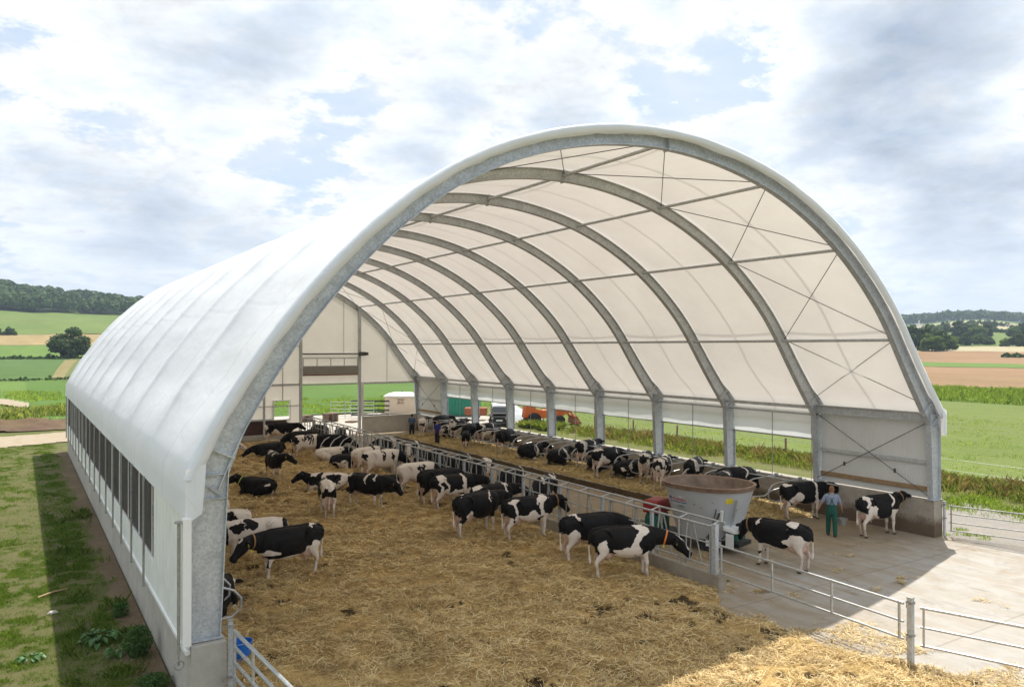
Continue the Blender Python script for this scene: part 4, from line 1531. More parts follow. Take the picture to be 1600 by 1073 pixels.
cow(('w', 11.9, 7.2), -4, 'cow with white T shaped shoulder mark and hip streak at the feed fence', 'feed', C(FAR, neck=6, head=-44, stride=(.05, -.03, -.03, -.06)),
    C(BLK, seed=57, bias=1.9, amp=1.4, patches=[('w', -.66, 1.36, .22, .10), ('w', -.60, 1.14, .06, .30), ('w', .40, 1.30, .20, .16), ('w', .44, 1.06, .09, .36), ('w', -.2, .76, .5, .14)], legs=.80, head='blaze', belly=.72), ZB, ('tags', BR), 1.04)
cow(('w', 11.95, 3.85), -8, 'black cow with white tail head patch, just behind the cow with orange strap', 'feed', C(EAT, neck=-14, head=-52), C(BLK, seed=59, bias=2.0, amp=1.2, patches=[('w', -.62, 1.42, .12, .06), ('w', -.62, .76, .24, .18)], legs=.62), ZB, ('tags',), 1.05)
cow(('w', 11.75, 2.0), -24, 'black cow with white saddle band and orange neck strap at the feed fence end', 'feed', C(EAT, neck=-10, head=-44, stride=(.02, .06, .03, -.05)),
    C(BLK, seed=61, bias=2.0, amp=1.2, patches=[('w', .42, 1.34, .16, .20), ('w', .28, .95, .14, .34), ('w', -.05, .74, .4, .14), ('w', -.66, .86, .14, .2)], legs=.66, belly=.70, head='blaze'), ZB, (OR, 'tags'), 1.04)
# --- eating from the alley side
cow(('w', 14.9, 26.6), 196, 'black cow with white saddle eating from the alley, farthest along the fence', 'alley', EAT, C(BLK, seed=63, bias=1.6, patches=[('w', -.35, 1.2, .14, .5)]))
cow(('w', 15.2, 24.2), 206, 'black cow with white flank wedge eating from the alley beside the farthest one', 'alley', EAT, C(BLK, seed=65, bias=1.5, patches=[('w', .30, 1.1, .22, .32), ('w', -.6, 1.3, .12, .24)]))
cow(('w', 14.8, 20.6), 196, 'dark cow with head down in the feed, mid fence on the alley side', 'alley', EAT, C(BLK, seed=67, bias=2.0))
cow(('w', 14.95, 18.3), 198, 'black cow with thin white rump edge on the alley side', 'alley', EAT, C(BLK, seed=69, bias=2.0, patches=[('w', -.90, 1.22, .06, .4)]))
cow(('w', 15.15, 16.4), 196, 'black cow with broad white loin band and black rump on the alley side', 'alley', EAT, C(BLK, seed=71, bias=2.0, patches=[('w', -.50, 1.12, .16, .6)], legs=.7))
cow(('w', 15.0, 13.3), 206, 'black cow with narrow white hip stripe on the alley side', 'alley', EAT, C(BLK, seed=73, bias=2.0, patches=[('w', -.66, 1.2, .07, .5)], legs=.66))
cow(('w', 15.1, 10.9), 210, 'black cow with three white back marks, nearest on the alley side', 'alley', EAT, C(BLK, seed=75, bias=2.0, patches=[('w', -.36, 1.34, .10, .2), ('w', .42, 1.34, .06, .14), ('w', -.84, 1.34, .10, .10)], legs=.45))
cow(('w', 14.6, 33.3), 60, 'black cow standing at the doorway end of the alley', 'alley', FAR, C(BLK, seed=77, bias=2.0))
cow(('w', 14.2, 36.2), 100, 'dark cow drinking at the yellow trough by the big doorway', 'alley', LOW, C(BLK, seed=79, bias=1.6))
# --- cubicles by the right hand wall
ZP = .22
cow(('g', 662, 681), 52, 'small white and black cow at the far end beside the concrete gable wall', 'cub', FAR, C(MIX, seed=81, bias=-.4, patches=[('b', .5, 1.2, .2, .4)], head='blaze'), ZP, (), .95)
cow(('g', 690, 679), 30, 'black cow standing behind the man in the blue shirt', 'cub', FAR, C(BLK, seed=83, bias=2.0), ZP)
cow(('b', 716, 655), 32, 'black and white cow in the back of the far cubicle cluster', 'cub', FAR, C(MIX, seed=85, bias=.5), ZP)
cow(('g', 708, 683), 12, 'patched cow lying under the stall loop at the far end', 'cub', dict(lying=True, neck=20, head=-30), C(MIX, seed=87, bias=.1), ZP)
cow(('b', 734, 663), 40, 'cow with large pinkish udder in the far cubicle cluster', 'cub', FAR, C(BLK, seed=89, bias=.6, legs=.85, udder_white=True), ZP)
cow(('g', 728, 704), 58, 'black cow with head raised stepping up from the alley to the far cubicles', 'cub', C(UP, neck=40, head=-12), C(BLK, seed=91, bias=1.9, legs=.45), .02, (), .93)
cow(('g', 762, 694), 20, 'black cow with white shoulder bar and pale udder beside the first curved loop', 'cub', C(FAR, neck=-6), C(BLK, seed=93, bias=1.4, patches=[('w', .35, 1.12, .05, .4), ('w', -.75, 1.3, .16, .2), ('w', -.45, .78, .35, .2)], legs=.8), ZP)
cow(('b', 790, 672), 28, 'dark cow with its head among the loops in the far cubicles', 'cub', LOW, C(BLK, seed=94, bias=1.5), ZP)
cow(('g', 830, 716), 12, 'black cow lying on pale straw with white patch mid belly', 'cub', dict(lying=True, neck=24, head=-26, roll=-1), C(BLK, seed=95, bias=2.0, patches=[('w', .12, .95, .14, .40)]), ZP)
cow(('g', 874, 725), 22, 'black cow lying on pale straw with white curved shoulder band', 'cub', dict(lying=True, neck=24, head=-26, roll=-1), C(BLK, seed=97, bias=2.0, patches=[('w', .30, 1.15, .14, .26), ('w', .42, .9, .12, .2)]), ZP)
cow(('g', 918, 728), 18, 'white and black cow with white hips facing the wall beside the lying pair', 'cub', FAR, C(BLK, seed=99, bias=1.2, patches=[('w', -.62, 1.22, .18, .4), ('w', .30, 1.2, .10, .34), ('b', -.85, 1.15, .12, .25)], legs=.85), ZP)
cow(('g', 948, 744), 9, 'black cow with white rump cap and pink udder standing at the platform edge', 'cub', C(FAR, neck=-4), C(BLK, seed=101, bias=2.0, patches=[('w', -.66, 1.40, .26, .10), ('w', -.45, .85, .34, .24), ('w', .56, 1.24, .06, .12)], legs=.8), ZP)
cow(('g', 940, 735), 6, 'black and white cow lying behind the legs of the cow with white rump cap', 'cub', dict(lying=True, neck=5, head=-35), C(MIX, seed=103, bias=.9), ZP, (), .92)
cow(('b', 984, 720), 4, 'cow lying with patched white face inside a stall loop', 'cub', dict(lying=True, neck=24, head=-25), C(MIX, seed=105, bias=.8, head='blaze'), ZP)
cow(('g', 1010, 752), 38, 'cow with hanging udder and white loin, seen from behind left of the feed mixer', 'cub', C(FAR, neck=-5), C(BLK, seed=107, bias=1.3, patches=[('w', -.50, 1.36, .22, .16), ('w', -.8, .95, .2, .24)], legs=.82), ZP)
cow(('g', 1036, 762), 30, 'blotchy black and white cow standing just behind the feed mixer tub', 'cub', FAR, C(MIX, seed=109, bias=.25, amp=3.6, patches=[('w', -.68, 1.3, .2, .22), ('b', -.3, 1.2, .14, .3), ('b', .2, 1.1, .2, .4), ('w', .52, 1.2, .1, .3)], legs=.9), ZP)
cow(('b', 1085, 716), 26, 'cow with white saddle reaching over the stall rail above the mixer rim', 'cub', C(FAR, neck=-4, head=-30), C(BLK, seed=111, bias=1.9, patches=[('w', -.45, 1.22, .26, .4), ('w', .30, 1.3, .10, .2)], head='blaze'), ZP)
cow(('b', 1128, 738), 24, 'dark cow with white neck fleck mostly hidden behind the mixer rim', 'cub', C(LOW, neck=-10), C(BLK, seed=113, bias=1.9, patches=[('w', .2, 1.36, .12, .1)]), ZP)
cow(('w', 22.3, 7.3), -6, 'black cow with thin white shoulder stripe, head lowered, right of the mixer tub', 'cub', LOW, C(BLK, seed=115, bias=2.1, patches=[('w', .42, 1.28, .05, .3)], legs=.6), ZP)
cow(('w', 22.72, 4.25), -18, 'black cow with white shoulder stripe standing beside the man in green', 'yard', C(FAR, neck=6), C(BLK, seed=117, bias=2.0, patches=[('w', .44, 1.24, .06, .34), ('w', -.72, 1.42, .14, .06), ('w', -.55, .80, .26, .24)], legs=.72), .01)
cow(('w', 22.75, 1.15), -9, 'black cow with white shoulder band and pale legs alone by the front right wall', 'yard', C(FAR, neck=14, head=-30, stride=(0, .03, .04, -.06)),
    C(BLK, seed=119, bias=2.0, amp=1.4, patches=[('w', .40, 1.30, .08, .30), ('w', -.76, 1.28, .13, .24), ('w', -.56, .80, .30, .26), ('b', -.9, 1.2, .08, .2)], legs=.78), .01, (('collar', .74, (.20, .135)),))
cow(('w', 16.4, .35), 101, 'black cow with white rump patch and brown collar sniffing the feed mixer', 'yard', C(LOW, neck=-8, head=-58, stride=(.04, -.06, .02, -.05)),
    C(BLK, seed=121, bias=2.1, amp=1.2, patches=[('w', -.52, 1.38, .17, .15), ('w', .52, 1.34, .05, .10), ('w', -.62, .82, .34, .22)], legs=.70, front=.42), .01, (('collar', .62, (.225, .145)),))
# ------------------------------------------------------------------ feed fence, stalls, gates
def fx_(y): return 13.1 + .02 * y


mb = MB()
mb.add([(fx_(-.1) - .02, -.1, -.02), (fx_(-.1) + .22, -.1, -.02), (fx_(39.2) + .22, 39.2, -.02), (fx_(39.2) - .02, 39.2, -.02),
        (fx_(-.1), -.1, .42), (fx_(-.1) + .20, -.1, .42), (fx_(39.2) + .20, 39.2, .42), (fx_(39.2), 39.2, .42)],
       [(3, 2, 1, 0), (4, 5, 6, 7), (0, 1, 5, 4), (1, 2, 6, 5), (2, 3, 7, 6), (3, 0, 4, 7)])
fence = thing('feed_fence', 'long galvanised feed fence with ladder top on a concrete kerb between straw bed and alley', 'feed fence', (0, 0, 0))
mb.build('kerb', M['kerb'], fence, bevel=.015)
HZ = 1.72
for nm, dx, z, r in (('top_rail', .02, HZ, .034), ('top_rail', .60, HZ + .02, .032), ('lower_rail', .02, .62, .026), ('neck_rail', .10, 1.22, .022)):
    mb = MB()
    mb.tube([(fx_(0) + dx, 0.02, z), (fx_(39) + dx, 39, z)], r, 10)
    mb.build(nm, M['tube'], fence, True)
k = 0
for y in np.arange(.05, 39, 1.22):
    mb = MB()
    mb.tube([(fx_(y) + .02, y, HZ), (fx_(y) + .30, y + .10, HZ + .012), (fx_(y) + .60, y + .22, HZ + .02)], .024, 8)
    mb.build('rung', M['tube'], fence, True)
    mb = MB()
    yb = y + .22
    mb.tube([(fx_(yb) + .60, yb, HZ + .02), (fx_(yb) + .60, yb + .02, HZ - .25), (fx_(yb) + .57, yb + .04, 1.1), (fx_(yb) + .56, yb + .04, .01)], .025, 8)
    mb.build('brace_post', M['tube'], fence, True)
    if k % 2 == 0:
        mb = MB()
        mb.box(fx_(y) + .035, fx_(y) + .125, y - .045, y + .045, .40, HZ + .02)
        mb.build('post', M['galv'], fence)
    for q in (.30, .80):
        ya = y + q
        if ya > 38.8: continue
        mb = MB()
        lean = .34 if q < .5 else -.10
        mb.tube([(fx_(ya) + .03, ya, .62), (fx_(ya) + .03, ya + lean * .5, 1.16), (fx_(ya) + .03, ya + lean, HZ - .02)], .019, 6)
        mb.lathe([(.032, -.05), (.036, 0), (.032, .05)], (fx_(ya) + .03, ya + lean, HZ - .04), 8)
        mb.build('headlock_bar', M['tube_dull'], fence, True)
    mb = MB()
    mb.tube([(fx_(y) + .02, y, HZ), (fx_(y) + .03, y, .41)], .024, 8)
    mb.build('stanchion', M['tube'], fence, True)
    k += 1
mb = MB()
mb.box(fx_(0) - .03, fx_(0) + .10, -.20, -.07, .43, 1.80)
mb.lathe([(.0, .0), (.07, .0), (.07, .02), (0, .02)], (fx_(0) + .035, -.135, 1.80), 4)
mb.build('end_post', M['galv'], fence, bevel=.006)
mb = MB(); mb.box(fx_(0) - .06, fx_(0) + .26, -.34, -.101, -.02, .45)
mb.build('kerb_end', M['kerb'], fence, bevel=.02)


def field_gate(name, label, p0, p1, zs, post0=None, post1=None, mat=None, uprights=(.02, .33, .66, .98), r=.026, group=None):
    mat = mat or M['tube']
    p0, p1 = Vector((*p0, 0)), Vector((*p1, 0))
    g = thing(name, label, 'gate', p0, 0, group)
    d = p1 - p0
    n = d.normalized()
    for i, z in enumerate(zs):
        mb = MB()
        mb.tube([n * .06 + Vector((0, 0, z)), d - n * .06 + Vector((0, 0, z))], r if i < len(zs) - 1 else r * 1.15, 10)
        mb.build('rail', mat, g, True)
    for u in uprights:
        q = n * .08 + (d - n * .16) * u
        mb = MB()
        mb.beam(q + Vector((0, 0, zs[0] - .03)), q + Vector((0, 0, zs[-1] + .03)), .05, .04, up=n)
        mb.build('upright', mat, g, bevel=.006)
    return g


def post(label, x, y, h, w=.11, cap=True):
    p = thing('gate_post', label, 'post', (x, y, 0))
    mb = MB()
    if w > .1: mb.box(-w / 2, w / 2, -w / 2, w / 2, -.1, h)
    else: mb.lathe([(w / 2, -.1), (w / 2, h)], (0, 0, 0), 14)
    mb.build('post_shaft', M['galv'], p, bevel=.008 if w > .1 else 0, smooth=w <= .1)
    mb = MB()
    for z in (.62, h - .12):
        mb.box(-w / 2 - .012, w / 2 + .012, -w / 2 - .012, w / 2 + .012, z, z + .05)
        mb.tube([(-w / 2 - .01, 0, z + .02), (-w / 2 - .09, 0, z + .02), (-w / 2 - .09, 0, z - .06)], .012, 6)
    mb.build('hinge_band', M['tube_dull'], p)
    if cap:
        mb = MB(); mb.box(-w / 2 - .006, w / 2 + .006, -w / 2 - .006, w / 2 + .006, h, h + .015)
        mb.build('cap', M['tube_dull'], p)
    return p


field_gate('yard_gate', 'long three-rail galvanised gate from the feed fence end to the square steel post', (13.14, -.22), (12.76, -5.78), (.52, .88, 1.26), uprights=(.01, .34, .67, .985))
post('square galvanised steel post standing between the two three-rail gates', 12.75, -5.88, 1.42)
field_gate('yard_gate', 'three-rail galvanised gate running off towards the lower right edge from the square post', (12.82, -5.98), (14.3, -10.2), (.46, .84, 1.24), uprights=(.01, .5, .985))
field_gate('side_gate', 'four-rail grey gate across the gravel right of the front right column', (24.62, -.22), (26.6, -6.0), (.22, .50, .80, 1.08), uprights=(.01, .42, .98), r=.020, mat=M['tube_dull'])
p = post('slim round gate post fixed beside the front right plinth', 24.58, -.16, 1.22, .09)
field_gate('bed_gate', 'five-rail tube gate swung open beside the front left column', (.33, -.42), (.52, -3.6), (.42, .68, .94, 1.22, 1.50), uprights=(.01, .36, .98), r=.030)
p = post('round gate post bolted against the front left concrete plinth', .30, -.36, 1.66, .09)

# blue bucket
M['blue'] = simple('blue plastic', (.012, .16, .62), .38, 0, .12, 6, (.20, .17, .12), .25)
b = thing('bucket', 'bright blue plastic bucket on the straw behind the five-rail gate', 'bucket', (.98, 1.75, .05))
mb = MB(); mb.lathe([(.0, .0), (.155, .0), (.16, .01), (.225, .40), (.243, .40), (.243, .42), (.22, .42), (.155, .03), (0, .03)], n=28, cap=False)
mb.build('bucket_body', M['blue'], b, True)
mb = MB(); mb.tube([(.23 * math.cos(a), .10 + .02 * math.sin(a), .40 + .0 * a - .10 * math.sin(a)) for a in np.linspace(0, math.pi, 12)], .008, 6)
mb.build('handle', M['tube'], b, True)

# --- raised cubicle bed along the right wall
bedp = MB(); bedp.box(20.32, W - .17, 5.6, 37.6, -.02, .17)
bp_ = bedp.build('cubicle_platform', M['kerb'], bevel=.03)
bp_['kind'] = 'structure'
row = thing('cubicle_row', 'row of curved tube stall dividers with long head rails along the right concrete wall', 'stall dividers', (0, 0, 0))
for x, z in ((W - .55, 1.34), (W - 1.35, 1.38)):
    mb = MB(); mb.tube([(x, 3.4 if x > 23.2 else 5.0, z), (x, 37.5, z)], .028, 8)
    mb.build('head_rail', M['tube'], row, True)
yy = 5.1
while yy < 37.3:
    mb = MB()
    o = .05 * math.sin(yy * 7)
    pts = [(W - .30, yy, 1.30), (W - 1.0, yy, 1.34), (W - 1.9, yy, 1.32 + o * .3), (W - 2.25, yy, 1.24), (W - 2.45, yy, 1.06), (W - 2.47, yy, .86), (W - 2.35, yy, .68), (W - 2.1, yy, .60), (W - 1.3, yy, .55), (W - .9, yy, .72), (W - .3, yy, .78)]
    mb.tube(pts, .029, 8)
    mb.build('divider', M['tube'], row, True)
    mb = MB(); mb.box(W - .62, W - .48, yy - .05, yy + .05, 1.22, 1.42); mb.tube([(W - .42, yy, 1.32), (W - .19, yy, 1.32)], .03, 6)
    mb.build('wall_bracket', M['tube_dull'], row)
    yy += 1.16
# short cross row of loops on the bed side, near the far end of the feed fence
row = thing('cubicle_row', 'short cluster of curved stall loops standing on the straw at the feed fence', 'stall dividers', (0, 0, 0))
for i in range(7):
    x0, y0 = 11.85 + i * .42, 29.1 - i * .42
    dx, dy = .78, .62
    mb = MB()
    prof = [(1.9, 1.36), (1.2, 1.36), (.5, 1.22), (.15, 1.0), (.0, .75), (.08, .52), (.35, .38), (1.0, .34), (1.9, .55)]
    mb.tube([(x0 + dx * a, y0 + dy * a, z) for a, z in prof], .028, 8)
    mb.build('divider', M['tube'], row, True)
    mb = MB(); mb.tube([(x0 + dx * 1.9, y0 + dy * 1.9, 0), (x0 + dx * 1.9, y0 + dy * 1.9, 1.45)], .03, 8)
    mb.build('post', M['tube'], row, True)
row = thing('cubicle_row', 'pair of stall loops half hidden behind the front left column', 'stall dividers', (0, 0, 0))
for i in range(2):
    y0 = 3.6 + i * 1.15
    mb = MB()
    mb.tube([(.27, y0, 1.18), (.9, y0, 1.15), (1.25, y0, 1.0), (1.42, y0, .80), (1.40, y0, .55), (1.2, y0, .40), (.27, y0, .36)], .029, 8)
    mb.build('divider', M['tube'], row, True)

M['yellow'] = simple('yellow plastic', (.62, .38, .05), .5, 0, .15, 4, (.3, .2, .08), .4)
tr = thing('water_trough', 'yellow water trough by the big doorway', 'trough', (14.9, 38.6, 0))
mb = MB()
mb.box(-.65, .65, -.4, -.34, .05, .62); mb.box(-.65, .65, .34, .4, .05, .62); mb.box(-.65, -.59, -.338, .338, .05, .62); mb.box(.59, .65, -.338, .338, .05, .62); mb.box(-.588, .588, -.338, .338, .05, .12)
mb.build('basin', M['yellow'], tr, bevel=.02)
mb = MB()
for sx in (-.55, .55): mb.box(sx - .05, sx + .05, -.3, .3, 0, .05)
mb.build('foot', M['tube_dull'], tr)

# --- slotted drain at the edge of the apron
dr = thing('drain_channel', 'slotted steel drain along the gravel edge of the concrete apron', 'drain', (0, 0, 0))
mb = MB()
for i in range(3): mb.add([(24.05 + .17 * i, -.6, .009), (24.11 + .17 * i, -.6, .009), (25.2 + .17 * i, -11, .009), (25.14 + .17 * i, -11, .009)], [(3, 2, 1, 0)])
mb.build('slot', M['cable'], dr)

# ------------------------------------------------------------------ feed mixer
M['tub'] = simple('grey tub paint', (.47, .49, .51), .42, .1, .06, 1.2, (.28, .25, .20), .5)
M['tub_in'] = simple('worn tub inside', (.26, .19, .14), .6, .2, .3, 3, (.12, .075, .045), .7)
M['rim'] = simple('rusty rim', (.27, .175, .125), .7, .1, .25, 5, (.40, .33, .28), .6)
M['red'] = simple('red hood', (.28, .018, .016), .45, 0, .15, 3, (.12, .07, .05), .4)
M['green'] = simple('green paint', (.012, .11, .075), .45, 0, .2, 3, (.06, .07, .05), .4)
M['black'] = simple('black rubber', (.018, .018, .018), .7, 0, .2, 8, (.12, .10, .08), .4)
M['white_paint'] = simple('white paint', (.72, .73, .72), .45, 0, .06, 3, (.45, .42, .36), .4)
M['sticker'] = simple('yellow sticker', (.78, .62, .03), .5)
M['blue_ink'] = simple('blue lettering', (.015, .05, .24), .5)
M['red_ink'] = simple('red lettering', (.45, .03, .02), .5)
M['teal_ink'] = simple('teal lettering', (.03, .16, .26), .5)

wag = thing('feed_mixer', 'grey vertical tub feed mixer wagon with a brown rusty rim parked in the alley', 'feed mixer', (16.56, 3.35, 0))
UX, UY = Vector((.27, -.963, 0)), Vector((.963, .27, 0))


def tub(th, t, o=0.0):
    a, b = 1.02 + .47 * t + o, .80 + .42 * t + o
    e = .88
    c_, s_ = math.cos(th), math.sin(th)
    cc = math.copysign(abs(c_) ** e, c_)
    ss = math.copysign(abs(s_) ** e, s_)
    return UX * (a * cc) + UY * (b * ss) + Vector((0, 0, .40 + t * 1.72))


N = 56
ang = [2 * math.pi * k / N for k in range(N)]
mb = MB()
mb.rings([[tub(a, t) for a in ang] for t in (0, .25, .5, .75, .93)], False)
mb.build('tub_wall', M['tub'], wag, True)
mb = MB()
mb.rings([[tub(a, t, o) for a in ang] for t, o in ((.928, .003), (.93, .045), (.955, .05), (.96, .012), (.99, .012), (.995, .05), (1.02, .05), (1.02, -.04), (.93, -.05))], False)
mb.build('rim', M['rim'], wag, True, angle=40)
mb = MB()
mb.rings([[tub(a, t, -.052) for a in ang] for t in (1.0, .75, .5, .30)], False)
mb.add([tub(a, .30, -.052) for a in ang], [tuple(range(N))])
mb.build('tub_lining', M['tub_in'], wag, True)
mb = MB()
for k in range(46):
    a = k * .5
    rr = .42 - .0065 * k
    p = Vector((rr * math.cos(a), rr * math.sin(a), .92 + .016 * k))
    q = Vector((.06 * math.cos(a), .06 * math.sin(a), .92 + .016 * k))
    mb.beam(q, p, .16, .02)
mb.lathe([(.12, .9), (.07, 1.7)], n=12)
mb.build('auger', M['tub_in'], wag)
mb = MB()
mb.rings([[tub(a, 0, o) + Vector((0, 0, z)) for a in ang] for z, o in ((-.001, .02), (-.06, .02), (-.06, -.2))], False)
mb.beam(UX * -2.4 + Vector((0, 0, .28)), UX * 1.3 + Vector((0, 0, .28)), .9, .12)
mb.build('chassis', M['black'], wag)
for sgn_ in (-1, 1):
    for ux in (.35,):
        w = thing('wheel', None, None, UX * ux + UY * (sgn_ * .66) + Vector((0, 0, .28))); w.parent = wag
        w.rotation_euler = (R(90), 0, math.atan2(UX.y, UX.x))
        mb = MB(); mb.lathe([(.16, -.11), (.25, -.12), (.28, -.08), (.28, .08), (.25, .12), (.16, .11)], n=24)
        mb.build('tyre', M['black'], w, True)
        mb = MB(); mb.lathe([(.0, -.06), (.16, -.09), (.16, .09), (0, .06)], n=16)
        mb.build('rim', M['red'], w, True)
# hood and gearbox at the drawbar end
ho = UX * -1.80 + UY * -.30
for nm, z0, z1, l, wd_, mt in (('gearbox', .35, .95, .52, .40, 'green'), ('hood', .952, 1.40, .60, .46, 'red')):
    mb = MB()
    rg = []
    for z, f in ((z0, 1), (z0 + (z1 - z0) * .7, 1), (z0 + (z1 - z0) * .93, .90), (z1, .70)):
        rg.append([ho + UX * (sx * l * .5 * f) + UY * (sy * wd_ * f) + Vector((0, 0, z)) for sx, sy in ((-1, -1), (1, -1), (1, 1), (-1, 1))])
    mb.rings(rg)
    mb.build(nm, M[mt], wag, bevel=.03)
mb = MB(); mb.tube([UX * -2.2 + Vector((0, 0, .5)), UX * -3.1 + Vector((0, 0, .42))], .06, 8); mb.tube([ho + UX * .32 + UY * -.4 + Vector((0, 0, 1.2)), ho + UX * .45 + UY * -.42 + Vector((0, 0, .5))], .04, 8)
mb.build('drawbar', M['tube_dull'], wag, True)


def on_tub(me, th0, z0, o=.006):
    """wrap a flat mesh (x right, y up) on the tub wall"""
    for v_ in me.vertices:
        z = z0 + v_.co.y
        t = (z - .40) / 1.72
        r = 1.25
        p = tub(th0 + v_.co.x / r, t, o + v_.co.z)
        v_.co = p
    me.update()
    return me


def stick(name, mat, th, z, w, h, thick=.006, shear=0, parent=None):
    xs_, ys_ = np.linspace(-w / 2, w / 2, 9), np.linspace(-h / 2, h / 2, 3)
    V = [(x + shear * y, y, 0) for y in ys_ for x in xs_]
    Fs = [(j * 9 + i, j * 9 + i + 1, (j + 1) * 9 + i + 1, (j + 1) * 9 + i) for j in range(2) for i in range(8)]
    me = np_mesh(name, V, Fs)
    return link_mesh(name, on_tub(me, th, z, thick), mat, parent or wag)


TH = R(-118)
stick('logo_panel', simple('pale logo ground', (.52, .54, .56), .5), TH, 1.60, .84, .34, .004)
for txt, dx, dzz, sz, mt in (('SIM', -.275, .045, .15, 'blue_ink'), ('WOHRSEN', .135, .045, .125, 'red_ink'), ('DITI', .22, -.17, .12, 'teal_ink')):
    me = text_mesh(txt, sz, .95)
    for v_ in me.vertices: v_.co = (v_.co.x + dx, v_.co.y + dzz - .045 - dx * .02, 0)
    link_mesh('lettering', on_tub(me, TH, 1.60, .008), M[mt], wag)
stick('logo_stripe', M['blue_ink'], TH + .06, 1.545, .74, .03, .0085, .4)
stick('sticker', M['sticker'], R(-38), 1.74, .26, .17, .006)
stick('rivet_plate', M['white_paint'], R(-52), 1.38, .30, .05, .012)
stick('reflector', M['red'], R(-66), .62, .06, .13, .008)
stick('reflector', M['black'], R(-54), .62, .07, .13, .008)
for nm, th0, t0, th1, t1, r, mt in (('arm', -50, .60, -50, .40, .055, 'white_paint'), ('rod', -53, .56, -70, .05, .022, 'black'), ('hydraulic_cylinder', -28, .80, -30, .45, .045, 'tube'), ('piston_rod', -30, .45, -33, .28, .022, 'tube')):
    mb = MB(); mb.tube([tub(R(th0), t0, .09), tub(R(th1), t1, .12)], r, 10)
    mb.build(nm, M[mt], wag, True)
mb = MB()
for th0, th1 in ((-58, -74), (-24, -46)):
    mb.tube([tub(R(th0 + (th1 - th0) * u), .62 - .58 * u - .12 * math.sin(u * 3.14), .05 + .05 * math.sin(u * 3.14)) for u in np.linspace(0, 1, 9)], .014, 6)
mb.build('hydraulic_hose', M['black'], wag, True)
for th, z, w in ((-88, 1.55, .05), (-80, 1.47, .035), (-64, 1.66, .03), (-96, 1.2, .04)):
    stick('scuff', M['black'], R(th), z, w, .022, .005)
mb = MB()
for th in (-150, -100, -44, 20, 80, 140):
    mb.tube([tub(R(th), t_, .003) for t_ in np.linspace(.0, .92, 9)], .007, 5)
mb.build('weld_seam', M['tub'], wag, True)
mb = MB()
c0 = UX * 1.16 + UY * -.50 + Vector((0, 0, .82))
rg = []
for k, (s, f) in enumerate(((-.42, .6), (-.34, .95), (.0, 1.05), (.34, .95), (.42, .6))):
    rg.append([c0 + UY * s + UX * (dx * f) + Vector((0, 0, dzz)) for dx, dzz in ((-.25, .0), (.30, -.06), (.30, .03), (-.25, .12))])
mb.rings(rg)
mb.build('chute', M['white_paint'], wag, bevel=.015)
mb = MB(); mb.beam(c0 + UX * .08 + UY * -.3 + Vector((0, 0, -.19)), c0 + UX * .08 + UY * .3 + Vector((0, 0, -.19)), .34, .20)
mb.build('discharge_door', M['green'], wag, bevel=.01)
mb = MB()
mb.beam(c0 + UX * .05 + UY * -.40 + Vector((0, 0, -.08)), c0 + UX * .02 + UY * -.36 + Vector((0, 0, -.55)), .06, .26, up=UX)
mb.build('side_bracket', M['white_paint'], wag, bevel=.008)
mb = MB(); q = tub(R(-62), 0, .10); mb.beam(q + UX * -.25 + Vector((0, 0, -.10)), q + UX * .25 + UY * .08 + Vector((0, 0, -.10)), .03, .20)
mb.build('number_plate', M['white_paint'], wag, bevel=.006)
for i, txt in enumerate(()): pass

# ------------------------------------------------------------------ people
def fuse(mb, voxel, it=3):
    me0 = mb.mesh('tmp')
    o = bpy.data.objects.new('tmp', me0)
    COL.objects.link(o)
    rm = o.modifiers.new('r', 'REMESH'); rm.mode = 'VOXEL'; rm.voxel_size = voxel; rm.use_smooth_shade = True
    sm = o.modifiers.new('s', 'SMOOTH'); sm.factor = .5; sm.iterations = it
    dg = bpy.context.evaluated_depsgraph_get()
    me = bpy.data.meshes.new_from_object(o.evaluated_get(dg))
    bpy.data.objects.remove(o)
    me.materials.clear()
    me.polygons.foreach_set('use_smooth', np.ones(len(me.polygons), bool))
    return me


M['skin'] = simple('skin', (.46, .26, .18), .55, 0, .08, 12)


